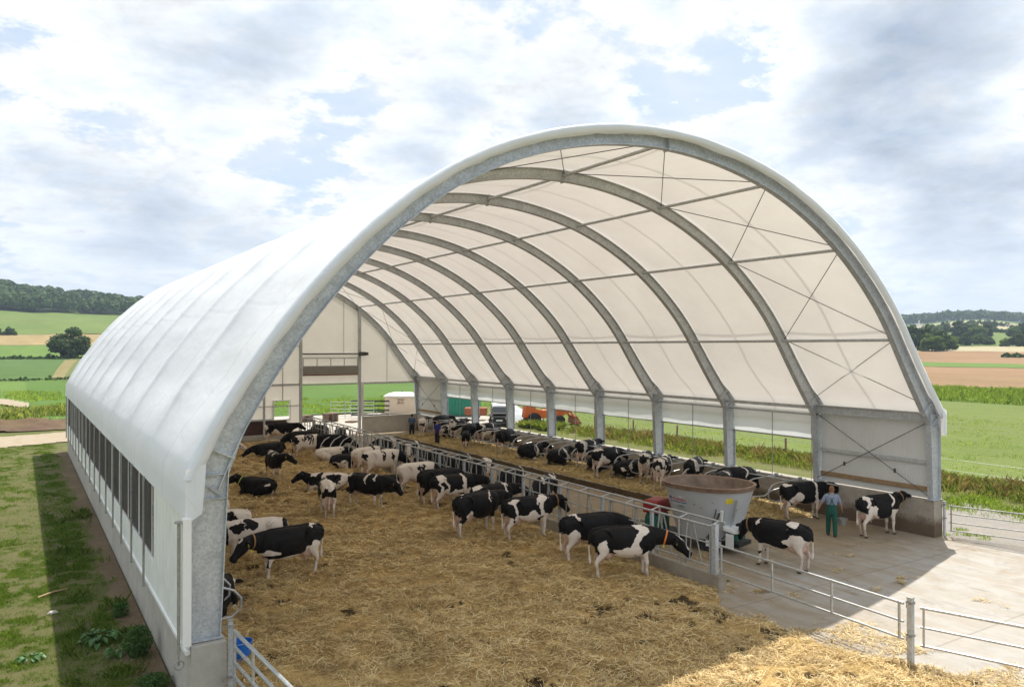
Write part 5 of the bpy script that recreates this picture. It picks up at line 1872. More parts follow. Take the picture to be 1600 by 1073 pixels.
def person(label, loc, heading, top, bottom, hair, bib=False, arms=((.10, .12), (.16, .10)), legs=(.14, -.10), sleeves='short', vox=.012, cap=None):
    """body faces +x; arms: (forward swing, outward) for +y and -y; legs: forward shift of the feet"""
    mb = MB()
    sh = 0.0
    # trunk, neck, head
    mb.loft([((0, 0, .84), .09, .15), ((0, 0, .92), .115, .165), ((.005, 0, 1.04), .105, .15), ((.01, 0, 1.18), .115, .16), ((.0, 0, 1.32), .12, .185), ((-.005, 0, 1.41), .10, .19), ((-.005, 0, 1.455), .07, .12), ((.0, 0, 1.49), .055, .06), ((.012, 0, 1.54), .055, .056)], 16, .95, up=(1, 0, 0))
    mb.loft([((.015, 0, 1.50), .05, .05), ((.022, 0, 1.555), .082, .062), ((.02, 0, 1.61), .098, .074), ((.012, 0, 1.665), .102, .078), ((.005, 0, 1.715), .088, .068), ((.0, 0, 1.75), .045, .04)], 14, 1, up=(1, 0, 0))
    mb.loft([((.105, 0, 1.655), .012, .012), ((.122, 0, 1.625), .018, .014), ((.118, 0, 1.605), .014, .018), ((.10, 0, 1.60), .01, .012)], 8, 1, up=(1, 0, 0))   # nose
    mb.loft([((.10, -.028, 1.572), .010, .006), ((.112, 0, 1.572), .012, .010), ((.10, .028, 1.572), .010, .006)], 8, 1)                                         # mouth
    for s in (-1, 1):
        mb.loft([((.0, s * .075, 1.60), .012, .008), ((-.005, s * .086, 1.63), .022, .010), ((-.008, s * .086, 1.655), .018, .008)], 8, 1, up=(1, 0, 0))         # ears
    J = {}
    for i, s in ((0, 1), (1, -1)):
        f, o = arms[i]
        S = Vector((0, s * .185, 1.41))
        E = S + Vector((f * .35, s * o, -.29))
        Wr = E + Vector((f * 1.1, s * o * .5, -.25))
        J[s] = (S, E, Wr)
        mb.loft([(S + Vector((0, -s * .05, .02)), .05, .06), (S, .058, .058), ((S * .6 + E * .4), .05, .05), (E, .042, .042), (E * .6 + Wr * .4, .040, .042), (Wr, .027, .030)], 10, 1, up=(1, 0, 0))
        dn = (Wr - E).normalized()
        fw = Vector((1, 0, 0)) - dn * dn.x
        fw.normalize()
        ot = dn.cross(fw)
        mb.loft([(Wr, .028, .022), (Wr + dn * .045, .042, .020), (Wr + dn * .09, .044, .018), (Wr + dn * .10, .03, .014)], 10, 1, up=fw)
        for j, (off_, ln) in enumerate(((-.030, .060), (-.010, .075), (.011, .080), (.031, .070))):
            b0 = Wr + dn * .088 + fw * off_
            cu = -ot * s * (.012 if s > 0 else .012)
            mb.tube([b0, b0 + dn * ln * .5 + cu * .5, b0 + dn * ln * .85 + cu * 2], [.0095, .0088, .007], 6)
        b0 = Wr + dn * .03 + fw * .036
        mb.tube([b0, b0 + dn * .03 + fw * .022, b0 + dn * .062 + fw * .026], [.012, .0105, .008], 6)
    K = {}
    for i, s in ((0, 1), (1, -1)):
        q = legs[i]
        Hp, Kn, An = Vector((0, s * .09, .88)), Vector((q * .6 + .02, s * .10, .48)), Vector((q, s * .105, .09))
        K[s] = (Hp, Kn, An)
        mb.loft([(Hp + Vector((0, 0, .03)), .10, .085), (Hp * .7 + Kn * .3, .09, .08), (Kn, .062, .058), (Kn * .65 + An * .35, .060, .056), (An, .042, .04), (An + Vector((0, 0, -.03)), .045, .042)], 12, 1, up=(1, 0, 0))
        mb.loft([(An + Vector((-.06, 0, -.055)), .035, .035), (An + Vector((.0, 0, -.045)), .045, .042), (An + Vector((.09, 0, -.06)), .03, .045), (An + Vector((.17, 0, -.07)), .02, .038)], 10, 1)
    body = link_mesh('person', fuse(mb, vox), M['skin'])
    body.location = loc
    body.rotation_euler = (0, 0, R(heading))
    tag(body, label, 'person')
    # shirt
    mb = MB()
    g = .016
    mb.loft([((0, 0, .90), .125 + g, .165 + g), ((.005, 0, 1.04), .115 + g, .155 + g), ((.01, 0, 1.18), .122 + g, .165 + g), ((.0, 0, 1.32), .125 + g, .187 + g), ((-.005, 0, 1.41), .105 + g, .19 + g), ((-.005, 0, 1.46), .075 + g, .125 + g), ((0, 0, 1.485), .06 + g, .068 + g)], 16, .95, up=(1, 0, 0))
    for s in (-1, 1):
        S, E, Wr = J[s]
        en = E * .85 + S * .15 if sleeves == 'short' else Wr
        pts = [(S + Vector((0, -s * .06, .02)), .062, .07), (S, .072, .072), (S * .6 + E * .4, .064, .064)]
        pts += [(en, .060, .060)] if sleeves == 'short' else [(E, .055, .055), (E * .5 + Wr * .5, .05, .05), (Wr, .04, .04)]
        mb.loft(pts, 10, 1, up=(1, 0, 0))
    link_mesh('shirt', fuse(mb, vox), top, body)
    # trousers
    mb = MB()
    mb.loft([((0, 0, .80), .115, .16), ((0, 0, .90), .14, .185), ((0, 0, 1.0), .135, .178), ((0, 0, 1.03), .13, .172)] + ([((.005, 0, 1.12), .137, .178)] if bib else []), 16, .95, up=(1, 0, 0))
    for s in (-1, 1):
        Hp, Kn, An = K[s]
        mb.loft([(Hp + Vector((0, 0, .05)), .125, .10), (Hp * .7 + Kn * .3, .112, .098), (Kn, .086, .082), (Kn * .5 + An * .5, .082, .078), (An + Vector((0, 0, .01)), .075, .07), (An + Vector((0.005, 0, -.03)), .078, .072)], 12, 1, up=(1, 0, 0))
    link_mesh('overalls' if bib else 'trousers', fuse(mb, vox), bottom, body)
    if bib:
        mb = MB()
        mb.loft([((.145, 0, 1.08), .012, .13), ((.15, 0, 1.2), .012, .115), ((.148, 0, 1.32), .012, .10)], 8, .6, up=(1, 0, 0))
        for s in (-1, 1):
            mb.tube([(.14, s * .09, 1.31), (.12, s * .10, 1.42), (.03, s * .095, 1.495), (-.075, s * .075, 1.455), (-.135, s * .03, 1.33), (-.150, -s * .05, 1.16), (-.146, -s * .09, 1.08)], .017, 6)
        link_mesh('bib_straps', fuse(mb, vox, 1), bottom, body)
    # boots
    mb = MB()
    for s in (-1, 1):
        An = K[s][2]
        mb.loft([(An + Vector((-.085, 0, -.055)), .035, .04), (An + Vector((.0, 0, -.03)), .062, .052), (An + Vector((.10, 0, -.05)), .042, .055), (An + Vector((.19, 0, -.065)), .026, .046)], 10, .9)
    link_mesh('boots', fuse(mb, vox), M['boot'], body)
    # hair or cap
    mb = MB()
    mb.loft([((-.045, 0, 1.56), .05, .06), ((-.03, 0, 1.62), .075, .083), ((-.012, 0, 1.68), .098, .086), ((.0, 0, 1.725), .096, .078), ((.0, 0, 1.77), .05, .048)], 14, 1, up=(1, 0, 0))
    link_mesh('hair', fuse(mb, vox), hair, body)
    return body


M['boot'] = simple('rubber boot', (.05, .035, .025), .6, 0, .3, 8, (.20, .14, .08), .5)
M['overall'] = simple('green overalls', (.008, .085, .06), .75, 0, .2, 9)
M['shirt_pale'] = simple('pale blue shirt', (.24, .28, .38), .8, 0, .1, 9)
M['shirt_blue'] = simple('royal blue shirt', (.025, .03, .19), .8, 0, .12, 9)
M['shirt_teal'] = simple('faded blue shirt', (.065, .11, .19), .8, 0, .12, 9)
M['trouser_dark'] = simple('dark trousers', (.017, .018, .022), .8, 0, .2, 9)
M['hair_ginger'] = simple('short ginger hair', (.24, .11, .05), .8, 0, .25, 30)
M['hair_dark'] = simple('dark hair', (.02, .015, .012), .7, 0, .25, 30)
person('man in green bib overalls and pale blue shirt seen from behind, carrying a feed pail', (21.2, 1.95, .006), 40, M['shirt_pale'], M['overall'], M['hair_ginger'], True, ((.14, .16), (.20, .12)), (.16, -.10))
person('man in royal blue shirt and dark trousers standing in the alley', (20.75, 31.6, .006), 215, M['shirt_blue'], M['trouser_dark'], M['hair_dark'], False, ((.14, .05), (.10, .06)), (.03, -.04), vox=.018)
person('man in faded blue shirt walking away near the concrete gable wall', (21.4, 37.0, .006), 80, M['shirt_teal'], M['trouser_dark'], M['hair_dark'], False, ((.10, .06), (.20, .06)), (.10, -.08), vox=.018)
pl_ = thing('feed_pail', 'shallow grey feed pail hanging from the hand of the man in green', 'pail', (21.71, 1.88, .345))
mb = MB(); mb.lathe([(.0, .0), (.13, .0), (.17, .22), (.185, .22), (.185, .235), (.16, .235), (.12, .02), (0, .02)], n=20, cap=False)
mb.build('pail_body', M['tube_dull'], pl_, True)
mb = MB(); mb.tube([(.17 * math.cos(a), 0, .22 + .24 * math.sin(a)) for a in np.linspace(0, math.pi, 12)], .006, 6)
mb.build('handle', M['cable'], pl_, True)

# ------------------------------------------------------------------ the yard behind and beside the barn
M['cream'] = simple('cream cabin wall', (.62, .50, .38), .55, 0, .06, 2, (.42, .32, .22), .4)
cb = thing('site_cabin', 'cream portable cabin with a white domed roof behind the low gable wall', 'cabin', (29.6, 57.0, 0), R(-33))
mb = MB(); mb.box(-1.5, 1.5, -1.2, 1.2, .05, 1.72)
mb.build('wall', M['cream'], cb, bevel=.04)
mb = MB()
mb.rings([[(x * f, y * f, z) for x, y in ((-1.6, -1.3), (0, -1.36), (1.6, -1.3), (1.66, 0), (1.6, 1.3), (0, 1.36), (-1.6, 1.3), (-1.66, 0))] for z, f in ((1.722, 1), (1.84, 1), (2.02, .80), (2.14, .45), (2.16, .2))])
mb.build('roof', M['white_paint'], cb, True, angle=20)
mb = MB(); mb.box(-.22, .42, -1.222, -1.202, 1.42, 1.50)
mb.build('vent', M['dark_panel'], cb)
me = text_mesh('JKO', .36)
lt = link_mesh('lettering', me, M['dark_panel'], cb); lt.location = (.10, -1.207, 1.05); lt.rotation_euler = (R(90), 0, 0)
mb = MB(); mb.box(-1.512, -1.502, -.6, .5, .1, 1.62)
mb.build('door', simple('cabin door', (.46, .31, .24), .6), cb)
mb = MB(); mb.tube([(.1, -.3, 2.1), (.1, -.3, 2.28)], .05, 8)
mb.build('roof_vent', M['cable'], cb, True)

M['wood'] = simple('weathered wood', (.22, .145, .10), .85, 0, .3, 6, (.10, .07, .05), .5)


def pallet_stack(label, x, y, rz, n):
    p = thing('pallet_stack', label, 'pallets', (x, y, 0), R(rz), 'pallets in the rear yard')
    for k in range(n):
        mb = MB()
        z = k * .15
        for yy in np.linspace(-.38, .38, 5): mb.box(-.6, .6, yy - .06, yy + .06, z + .122, z + .144)
        for xx in (-.52, 0, .52): mb.box(xx - .05, xx + .05, -.4, .4, z + .02, z + .12)
        mb.build('pallet', M['wood'], p)


pallet_stack('stack of brown pallets left in the doorway view', 18.6, 53.2, 25, 4)
pallet_stack('lower stack of pallets right beside the brown stack in the doorway', 20.6, 52.4, 10, 5)
pallet_stack('single flat pallet lying on the rear yard concrete', 22.0, 50.6, 35, 1)


def panel_fence(label, x, y, rz, L, n, solid=False):
    f = thing('cattle_panel', label, 'panel fence', (x, y, 0), R(rz))
    for z in np.linspace(.25, 1.55, n):
        mb = MB()
        if solid: mb.box(0, L, -.02, .02, z - .07, z + .07)
        else: mb.tube([(0, 0, z), (L, 0, z)], .022, 6)
        mb.build('rail', M['black'] if solid else M['tube'], f)
    for u in np.linspace(0, 1, 4):
        mb = MB(); mb.tube([(L * u, .05, 0), (L * u, .05, 1.65)], .03, 6)
        mb.build('upright', M['tube'], f, True)


panel_fence('grey tube cattle panel at the back of the rear yard', 21.6, 55.2, -30, 4.0, 5)
panel_fence('dark slatted panel beside the cream cabin', 23.6, 55.2, -30, 3.6, 4, True)
panel_fence('tube cattle panel low beside the white tarpaulin', 33.4, 42.6, -40, 4.5, 4)

# green container, rusty trailer, tarpaulin heap, pickup, loader
M['teal'] = simple('green container steel', (.02, .22, .15), .5, .1, .15, 2, (.08, .12, .08), .4)
ct = thing('container', 'green ribbed steel container seen through the last window bay', 'container', (33.2, 51.8, 0), R(-35))
mb = MB(); mb.box(-2.2, 2.2, -1.1, 1.1, .15, 2.4)
for x in np.arange(-2.1, 2.2, .3): mb.box(x, x + .14, -1.16, -1.102, .3, 2.28)
mb.build('body', M['teal'], ct)
mb = MB(); mb.box(-2.25, 2.25, -1.18, 1.15, 2.402, 2.52); mb.box(-2.25, 2.25, -1.18, 1.15, .03, .148)
mb.build('frame', M['green'], ct)
mb = MB()
for x in (-1.9, 1.9): mb.box(x - .2, x + .2, -.9, .9, 0, .03)
mb.build('foot', M['black'], ct)
M['rustred'] = simple('rusty red steel', (.30, .10, .05), .75, 0, .3, 3, (.16, .07, .04), .5)
tl = thing('tipping_trailer', 'small rusty red trailer in front of the green container', 'trailer', (32.3, 46.6, 0), R(-35))
mb = MB(); mb.box(-1.0, 1.0, -.6, .6, .5, 1.15)
mb.build('box_body', M['rustred'], tl, bevel=.03)
mb = MB(); mb.tube([(1.0, 0, .5), (2.0, 0, .42)], .05, 6); mb.box(-.9, .9, -.1, .1, .42, .498)
mb.build('drawbar', M['cable'], tl)
for s in (-1, 1):
    mb = MB(); mb.lathe([(.0, -.09), (.3, -.1), (.33, -.06), (.33, .06), (.3, .1), (0, .09)], n=20)
    w = mb.build('wheel', M['black'], tl, True); w.location = (0, s * .75, .33); w.rotation_euler = (R(90), 0, 0)
M['tarp'] = simple('grey white tarpaulin', (.56, .58, .60), .5, 0, .1, 1.5, (.40, .40, .38), .4)
V, Fm = [], []
for j in range(15):
    for i in range(23):
        u, v_ = i / 22, j / 14
        hh = 1.75 * (1 - abs(2 * v_ - 1)) ** .75 * (1 - u ** 1.6 * .92)
        V.append((u * 4.6, (v_ - .5) * 3.0 * (1 - .3 * u), hh + .06 * math.sin(u * 20 + v_ * 9) * (hh > .1)))
for j in range(14):
    for i in range(22): Fm.append((j * 23 + i, j * 23 + i + 1, (j + 1) * 23 + i + 1, (j + 1) * 23 + i))
tp_ = link_mesh('tarpaulin_heap', np_mesh('tarpaulin_heap', V, Fm, True), M['tarp'])
tp_.location = (33.6, 46.0, 0); tp_.rotation_euler = (0, 0, R(-25))
tag(tp_, 'heap covered with a grey white tarpaulin sloping down to the right', 'tarpaulin')

pk = thing('pickup', 'old dark pickup with white bonnet load seen through the window bay beside the orange loader', 'pickup', (31.9, 41.6, 0), R(-125))
mb = MB()
mb.rings([[(x, y * .82, z) for y, z in ((-1, .38), (-1, zt), (-.9, zt + .06), (.9, zt + .06), (1, zt), (1, .38))] for x, zt in ((-2.1, .98), (-.4, .98), (-.35, .98), (1.0, 1.0), (2.0, .90), (2.1, .80))])
mb.build('body', M['black'], pk, True, angle=30)
mb = MB()
mb.rings([[(x0 + (z - 1.05) * sl_, y * .78, z) for z in (1.05,) for x0, sl_, y in ((-.3, 0, -1), (1.05, 0, -1), (1.05, 0, 1), (-.3, 0, 1))], [(-.2, -.66, 1.62), (.6, -.66, 1.62), (.6, .66, 1.62), (-.2, .66, 1.62)]])
mb.build('cab', simple('dark glass', (.03, .035, .04), .45), pk, bevel=.05)
mb = MB(); mb.box(1.15, 1.95, -.62, .62, 1.06, 1.14)
mb.build('bonnet_cover', M['black'], pk, bevel=.05)
mb = MB(); mb.box(2.10, 2.14, -.26, .26, .52, .64)
mb.build('number_plate', M['white_paint'], pk)
for s in (-1, 1):
    mb = MB(); mb.lathe([(0, 0), (.1, 0), (.1, .05), (0, .06)], n=12)
    h = mb.build('headlight', M['tube'], pk, True); h.location = (2.06, s * .58, .76); h.rotation_euler = (0, R(90), 0)
    for x in (-1.35, 1.35):
        mb = MB(); mb.lathe([(.0, -.1), (.32, -.11), (.36, -.07), (.36, .07), (.32, .11), (0, .1)], n=22)
        w = mb.build('wheel', M['black'], pk, True); w.location = (x, s * .80, .36); w.rotation_euler = (R(90), 0, 0)
mb = MB(); mb.tube([(-2.2, -.8, 1.12), (2.0, -.84, 1.12)], .02, 6)
mb.build('side_bar', simple('pink bar', (.55, .25, .30), .5), pk, True)

M['orange'] = simple('orange machine paint', (.62, .13, .025), .45, 0, .15, 2, (.30, .12, .06), .5)
ld = thing('loader', 'orange farm loader with curved arms parked in tall weeds outside the window', 'loader', (35.0, 39.3, 0), R(-20))
mb = MB()
prof = [(-2.0, .70), (-1.9, 1.75), (-1.55, 2.0), (-1.25, 1.9), (-1.0, 1.45), (-.5, 1.32), (.2, 1.35), (.6, 1.6), (1.9, 1.7), (2.1, 1.2), (1.6, .95), (1.2, .75), (-1.2, .62)]
n_ = len(prof)
mb.add([(x, y, z) for y in (-.55, .55) for x, z in prof], [tuple(range(n_ - 1, -1, -1)), tuple(range(n_, 2 * n_))] + [(i, (i + 1) % n_, n_ + (i + 1) % n_, n_ + i) for i in range(n_)])
mb.build('body', M['orange'], ld, bevel=.04)
for s in (-1, 1):
    mb = MB(); mb.tube([(.5, s * .72, 1.45), (1.2, s * .72, 1.62), (1.9, s * .72, 1.35), (2.3, s * .72, .7)], .10, 8)
    mb.build('arm', M['orange'], ld, True)
    for x, r_ in ((-1.2, .58), (1.0, .46)):
        w = thing('wheel', None, None, (x, s * .78, r_)); w.parent = ld; w.rotation_euler = (R(90), 0, 0)
        mb = MB(); mb.lathe([(r_ * .5, -.17), (r_ * .9, -.18), (r_, -.12), (r_, .12), (r_ * .9, .18), (r_ * .5, .17)], n=26)
        mb.build('tyre', M['black'], w, True)
        mb = MB(); mb.lathe([(0, -.08), (r_ * .5, -.12), (r_ * .5, .12), (0, .08)], n=16)
        mb.build('hub', M['orange'], w, True)
mb = MB()
for sx, sy in ((-1.2, -.5), (-1.2, .5), (-.2, -.5), (-.2, .5)): mb.tube([(sx, sy, 1.4), (sx * .95 - .05, sy * .95, 2.35)], .04, 6)
mb.box(-1.3, -.1, -.56, .56, 2.36, 2.42)
mb.build('roll_cage', M['cable'], ld)
mb = MB(); mb.rings([[(2.2 + x, y, z) for x, z in ((0, .15), (.1, .8), (.25, .85), (.7, .2), (.6, .1))] for y in (-.95, .95)])
mb.build('bucket', M['rustred'], ld)
# ------------------------------------------------------------------ straw, grass, weeds, crops, trees
RS = np.random.RandomState(11)


def island_mat(name, stops, rough=.7, transl=0.0, tcol=None, spec=.2):
    t = NT(name)
    g = t.n('ShaderNodeNewGeometry')
    v = t.coord('Object')
    n = t.noise(v, .55, 4, .6)
    f = t.math('ADD', t.math('MULTIPLY', g.outputs['Random Per Island'], .7), t.math('MULTIPLY', n, .35))
    c = t.ramp(f, stops)
    if name == 'straw stalks':
        c = t.mix(t.ramp(t.noise(v, .75, 8, .7, .6), [(.49, 0), (.70, .62)]), c, (.16, .095, .038))
    t.set(c, rough, 0, spec)
    if transl:
        tr = t.n('ShaderNodeBsdfTranslucent')
        t.l(t.mix(1.0, c, tcol or (1.6, 1.5, .7), 'MULTIPLY'), tr.inputs['Color'])
        m = t.n('ShaderNodeMixShader')
        m.inputs[0].default_value = transl
        t.l(t.bsdf.outputs[0], m.inputs[1])
        t.l(tr.outputs[0], m.inputs[2])
        t.l(m.outputs[0], t.out.inputs['Surface'])
    return t.m


def strands(pos, length, width, yaw, pitch, bend=0.0):
    """flat straws: quads centred on pos"""
    n = len(pos)
    d = np.stack([np.cos(yaw) * np.cos(pitch), np.sin(yaw) * np.cos(pitch), np.sin(pitch)], 1)
    s = np.stack([-np.sin(yaw), np.cos(yaw), np.zeros(n)], 1)
    s[:, 2] = RS.uniform(-.6, .6, n)
    h = d * (length / 2)[:, None]
    w = s * (width / 2)[:, None]
    V = np.stack([pos - h - w, pos - h + w, pos + h + w, pos + h - w], 1).reshape(-1, 3)
    F = np.arange(n * 4).reshape(n, 4)
    return V, F


def blades(pos, height, width, yaw, lean):
    """upright grass blades, bent: two quads-ish as one quad + tip triangle kept as a 4-gon"""
    n = len(pos)
    w = np.stack([np.cos(yaw), np.sin(yaw), np.zeros(n)], 1) * (width / 2)[:, None]
    ld = np.stack([-np.sin(yaw), np.cos(yaw), np.zeros(n)], 1)
    tip = pos + ld * (lean * height)[:, None] + np.array([0, 0, 1]) * (height * (1 - .35 * lean ** 2))[:, None]
    mid = pos + ld * (lean * height * .3)[:, None] + np.array([0, 0, 1]) * (height * .55)[:, None]
    V = np.stack([pos - w, pos + w, mid + w * .8, tip, mid - w * .8], 1).reshape(-1, 3)
    F = np.arange(n * 5).reshape(n, 5)
    return V, F


def leaves(pos, nrm, size, aspect=1.5):
    """leaf quads facing nrm with random spin"""
    n = len(pos)
    nrm = nrm / np.linalg.norm(nrm, axis=1)[:, None]
    r = RS.normal(size=(n, 3))
    a = np.cross(nrm, r)
    a /= np.linalg.norm(a, axis=1)[:, None]
    b = np.cross(nrm, a)
    a = a * (size * aspect / 2)[:, None]
    b = b * (size / 2)[:, None]
    V = np.stack([pos - a, pos - a * .1 + b, pos + a, pos - a * .1 - b], 1).reshape(-1, 3)
    return V, np.arange(n * 4).reshape(n, 4)


# --- straw bed -----------------------------------------------------
def straw_edge(q):
    """> 0 on the bed; distance-like"""
    x, y = q[:, 0], q[:, 1]
    e = edge_noise(q, 1.6, 1.5, 41) + edge_noise(q, .35, .35, 42)
    right = np.where(y > -.35, fx_(y) - .06 - x, 12.55 + e - np.clip(-y - .3, 0, 1.2) * .25 + np.clip(-y - 5, 0, 2) * .25 - x)
    left = np.where(y > -.3, x - .27, x - .2 + e * .3)
    return np.minimum(np.minimum(right, left), 39.6 - y)


def dung_at(q):
    return np.clip((vnoise(q / .40 + 9.1, 57) * .7 + vnoise(q / .13, 58) * .3 - .635) * 8, 0, 1) * np.clip((fbm(q / 2.6, 59, 3) - .33) * 6, .25, 1)


def SH(q):
    m = np.clip(straw_edge(q) / .7, 0, 1)
    clump = fbm(q / .48, 51, 4, .55)
    big_ = fbm(q / 3.2, 52, 3)
    fine_ = fbm(q / .22, 53, 3)
    h = .05 + .34 * np.clip(clump - .38, 0, 1) + .10 * (fine_ - .4) + .10 * np.clip(big_ - .35, 0, 1)
    h = h - .05 * dung_at(q)
    return np.where(straw_edge(q) > 0, np.maximum(h, .014) * (.30 + .70 * m) + .006, -.04)


t = NT('straw litter')
v = t.coord('Object')
n1 = t.noise(v, .33, 6, .62, .6)
n2 = t.noise(v, 2.6, 8, .72, .8)
n3 = t.noise(t.coord('Object', (1, 1, .3)), 16, 7, .78, 1.2)
c = t.ramp(n3, [(.22, (.16, .09, .03)), (.46, (.45, .30, .115)), (.72, (.74, .55, .25))])
c = t.mix(t.ramp(n2, [(.50, 0), (.74, .75)]), c, (.20, .115, .036))
c = t.mix(t.ramp(n1, [(.45, 0), (.72, .45)]), c, (.30, .18, .06))
da = t.n('ShaderNodeAttribute', attribute_name='dung')
c = t.mix(t.ramp(da.outputs['Fac'], [(.1, 0), (.7, .92)]), c, (.040, .024, .011))
t.set(c, .9, 0, .15)
t.bump(n3, .9, .04)
M['straw'] = t.m
xs = np.arange(.24, 14.3, .07)
ysx = np.concatenate([np.arange(-11, 16, .07), np.arange(16, 39.7, .16)])
X, Y = np.meshgrid(xs, ysx)
q = np.stack([X.ravel(), Y.ravel()], 1)
ed = straw_edge(q)
z = SH(q)
nx = len(xs)
kp = (ed > -.05).reshape(X.shape)
kk = kp[:-1, :-1] | kp[1:, :-1] | kp[:-1, 1:] | kp[1:, 1:]
j, i = np.nonzero(kk)
a = j * nx + i
bed = link_mesh('straw_bed', np_mesh('straw_bed', np.column_stack([q, z]), np.stack([a, a + 1, a + nx + 1, a + nx], 1), True), M['straw'])
bed['kind'] = 'stuff'
ba = bed.data.attributes.new('dung', 'FLOAT', 'POINT')
ba.data.foreach_set('value', dung_at(q).astype(np.float32))

M['straw_blade'] = island_mat('straw stalks', [(.10, (.14, .08, .028)), (.28, (.42, .275, .10)), (.56, (.68, .49, .205)), (.90, (.88, .74, .43))], .6, 0, None, .3)


def scatter_straw(n, x0, x1, y0, y1, edge, hf, lmin, lmax, w, thr, name, mat):
    q = np.stack([RS.uniform(x0, x1, n), RS.uniform(y0, y1, n)], 1)
    e = edge(q)
    dens = np.clip(.45 + (fbm(q / .55, 61, 4) - .40) * 3.0, .06, 1)
    if edge is straw_edge: dens = dens * (1 - .85 * dung_at(q))
    q = q[(e > thr) & (RS.uniform(size=n) < dens)]
    m = len(q)
    # clumps share a lie
    base = vnoise(q / .5, 63) * 9
    yaw = base + RS.normal(0, .9, m)
    pit = RS.normal(0, .22, m)
    pos = np.column_stack([q, hf(q) + RS.uniform(.0, .045, m) + np.abs(pit) * .05])
    V, F = strands(pos, RS.uniform(lmin, lmax, m), RS.uniform(.7, 1.3, m) * w, yaw, pit)
    return V, F


parts_ = [scatter_straw(230000, .25, 14.2, -9, 6, straw_edge, SH, .07, .30, .008, .02, '', None),
          scatter_straw(140000, .25, 13.6, 6, 18, straw_edge, SH, .10, .34, .011, .02, '', None),
          scatter_straw(60000, .25, 13.9, 18, 39.5, straw_edge, SH, .2, .5, .020, .02, '', None)]
V = np.concatenate([p[0] for p in parts_])
F = np.arange(len(V)).reshape(-1, 4)
link_mesh('loose_straw', np_mesh('loose_straw', V, F), M['straw_blade'])['kind'] = 'stuff'
# wisps blown over the apron and the alley
def apron_edge(q):
    return np.where(straw_edge(q) > 0, -1, np.where((fbm(q / .8, 71, 4) > .47 + np.clip(-straw_edge(q), 0, 3.4) * .085), 1, -1))


qz = lambda q: np.full(len(q), .008)
V, F = scatter_straw(110000, 9, 20, -10, 3, apron_edge, qz, .05, .24, .008, 0, '', None)
link_mesh('scattered_straw', np_mesh('scattered_straw', V, F), M['straw_blade'])['kind'] = 'stuff'

# --- feed lying along the alley side of the fence, straw on the cubicle platform
M['feed'] = field_mat('mixed feed', (.14, .10, .035), (.30, .22, .085), .6, 5, (.10, .075, .03), .8)


def feed_edge(q):
    d = q[:, 0] - fx_(q[:, 1]) - .24
    return np.minimum(np.minimum(d, .75 + edge_noise(q, 1.2, .8, 81) - d), np.minimum(q[:, 1] - .2, 38 - q[:, 1]))


FH = lambda q: np.clip(feed_edge(q), 0, .4) * .35 + .02 + (fbm(q / .3, 83, 4) - .5) * .08 * np.clip(feed_edge(q) * 4, 0, 1)
sheet('feed_strip', M['feed'], feed_edge, 13.2, 15.2, .2, 38, .10, 0, lambda q: np.where(feed_edge(q) > -.05, FH(q), .005), 'stuff')
V, F = scatter_straw(26000, 13.2, 15.3, .2, 38, feed_edge, FH, .06, .22, .012, .0, '', None)
link_mesh('feed_stalks', np_mesh('feed_stalks', V, F), island_mat('feed stalks', [(.1, (.12, .09, .03)), (.5, (.30, .23, .08)), (.9, (.48, .38, .17))]))['kind'] = 'stuff'


def plat_edge(q):
    e = edge_noise(q, .9, .5, 91)
    return np.minimum(np.minimum(q[:, 0] - 20.22 - e * .6, W - .17 - q[:, 0]), np.minimum(q[:, 1] - 4.2 - e * 2, 37.8 - q[:, 1] + e))


PH = lambda q: .175 + .05 * fbm(q / .5, 93, 4) + .07 * np.clip(fbm(q / 1.6, 94, 3) - .4, 0, 1) - np.clip(.35 - plat_edge(q), 0, .35) * .5 - np.where(q[:, 1] < 5.6, np.clip((5.7 - q[:, 1]) * .25, 0, .17), 0)
M['straw_pale'] = field_mat('pale straw litter', (.40, .28, .10), (.62, .47, .21), .4, 3.5, (.34, .22, .08), .6)
sheet('cubicle_straw', M['straw_pale'], plat_edge, 20.0, 24.0, 3.6, 38, .09, 0, lambda q: np.where(plat_edge(q) > -.05, PH(q), -.02), 'stuff')
V, F = scatter_straw(50000, 20.2, 24, 4, 37.8, plat_edge, PH, .14, .36, .016, 0, '', None)
link_mesh('cubicle_stalks', np_mesh('cubicle_stalks', V, F), island_mat('pale stalks', [(.1, (.26, .17, .06)), (.5, (.58, .43, .18)), (.9, (.78, .64, .35))]))['kind'] = 'stuff'
# dark dung ridge along the platform lip
M['dung'] = field_mat('dung', (.045, .028, .012), (.10, .065, .028), .5, 4, (.13, .09, .04), .5)
lip = lambda q: np.minimum(.26 + edge_noise(q, .5, .25, 95) - np.abs(q[:, 0] - 20.22 - edge_noise(q, .9, .3, 91)), np.minimum(q[:, 1] - 5.2, 37.4 - q[:, 1]))
sheet('dung_ridge', M['dung'], lip, 19.7, 20.8, 5, 37.6, .07, 0, lambda q: np.where(lip(q) > -.04, .03 + .62 * np.clip(lip(q), 0, .24) + (fbm(q / .16, 97, 3) - .5) * .07, 0), 'stuff')

# --- grass left of the barn ------------------------------------------
GR = [(.08, (.075, .14, .022)), (.40, (.14, .24, .04)), (.72, (.20, .29, .06)), (.97, (.38, .36, .15))]
M['blade'] = island_mat('grass blades', GR, .6, .3, (1.5, 1.5, .6))
M['weed'] = island_mat('tall weeds', [(.08, (.12, .19, .04)), (.36, (.21, .29, .075)), (.66, (.32, .37, .13)), (.97, (.58, .50, .28))], .7, .5, (1.4, 1.4, .6))
M['lush'] = island_mat('lush grass', [(.1, (.13, .215, .04)), (.5, (.22, .315, .07)), (.95, (.34, .40, .12))], .6, .5, (1.5, 1.5, .6))


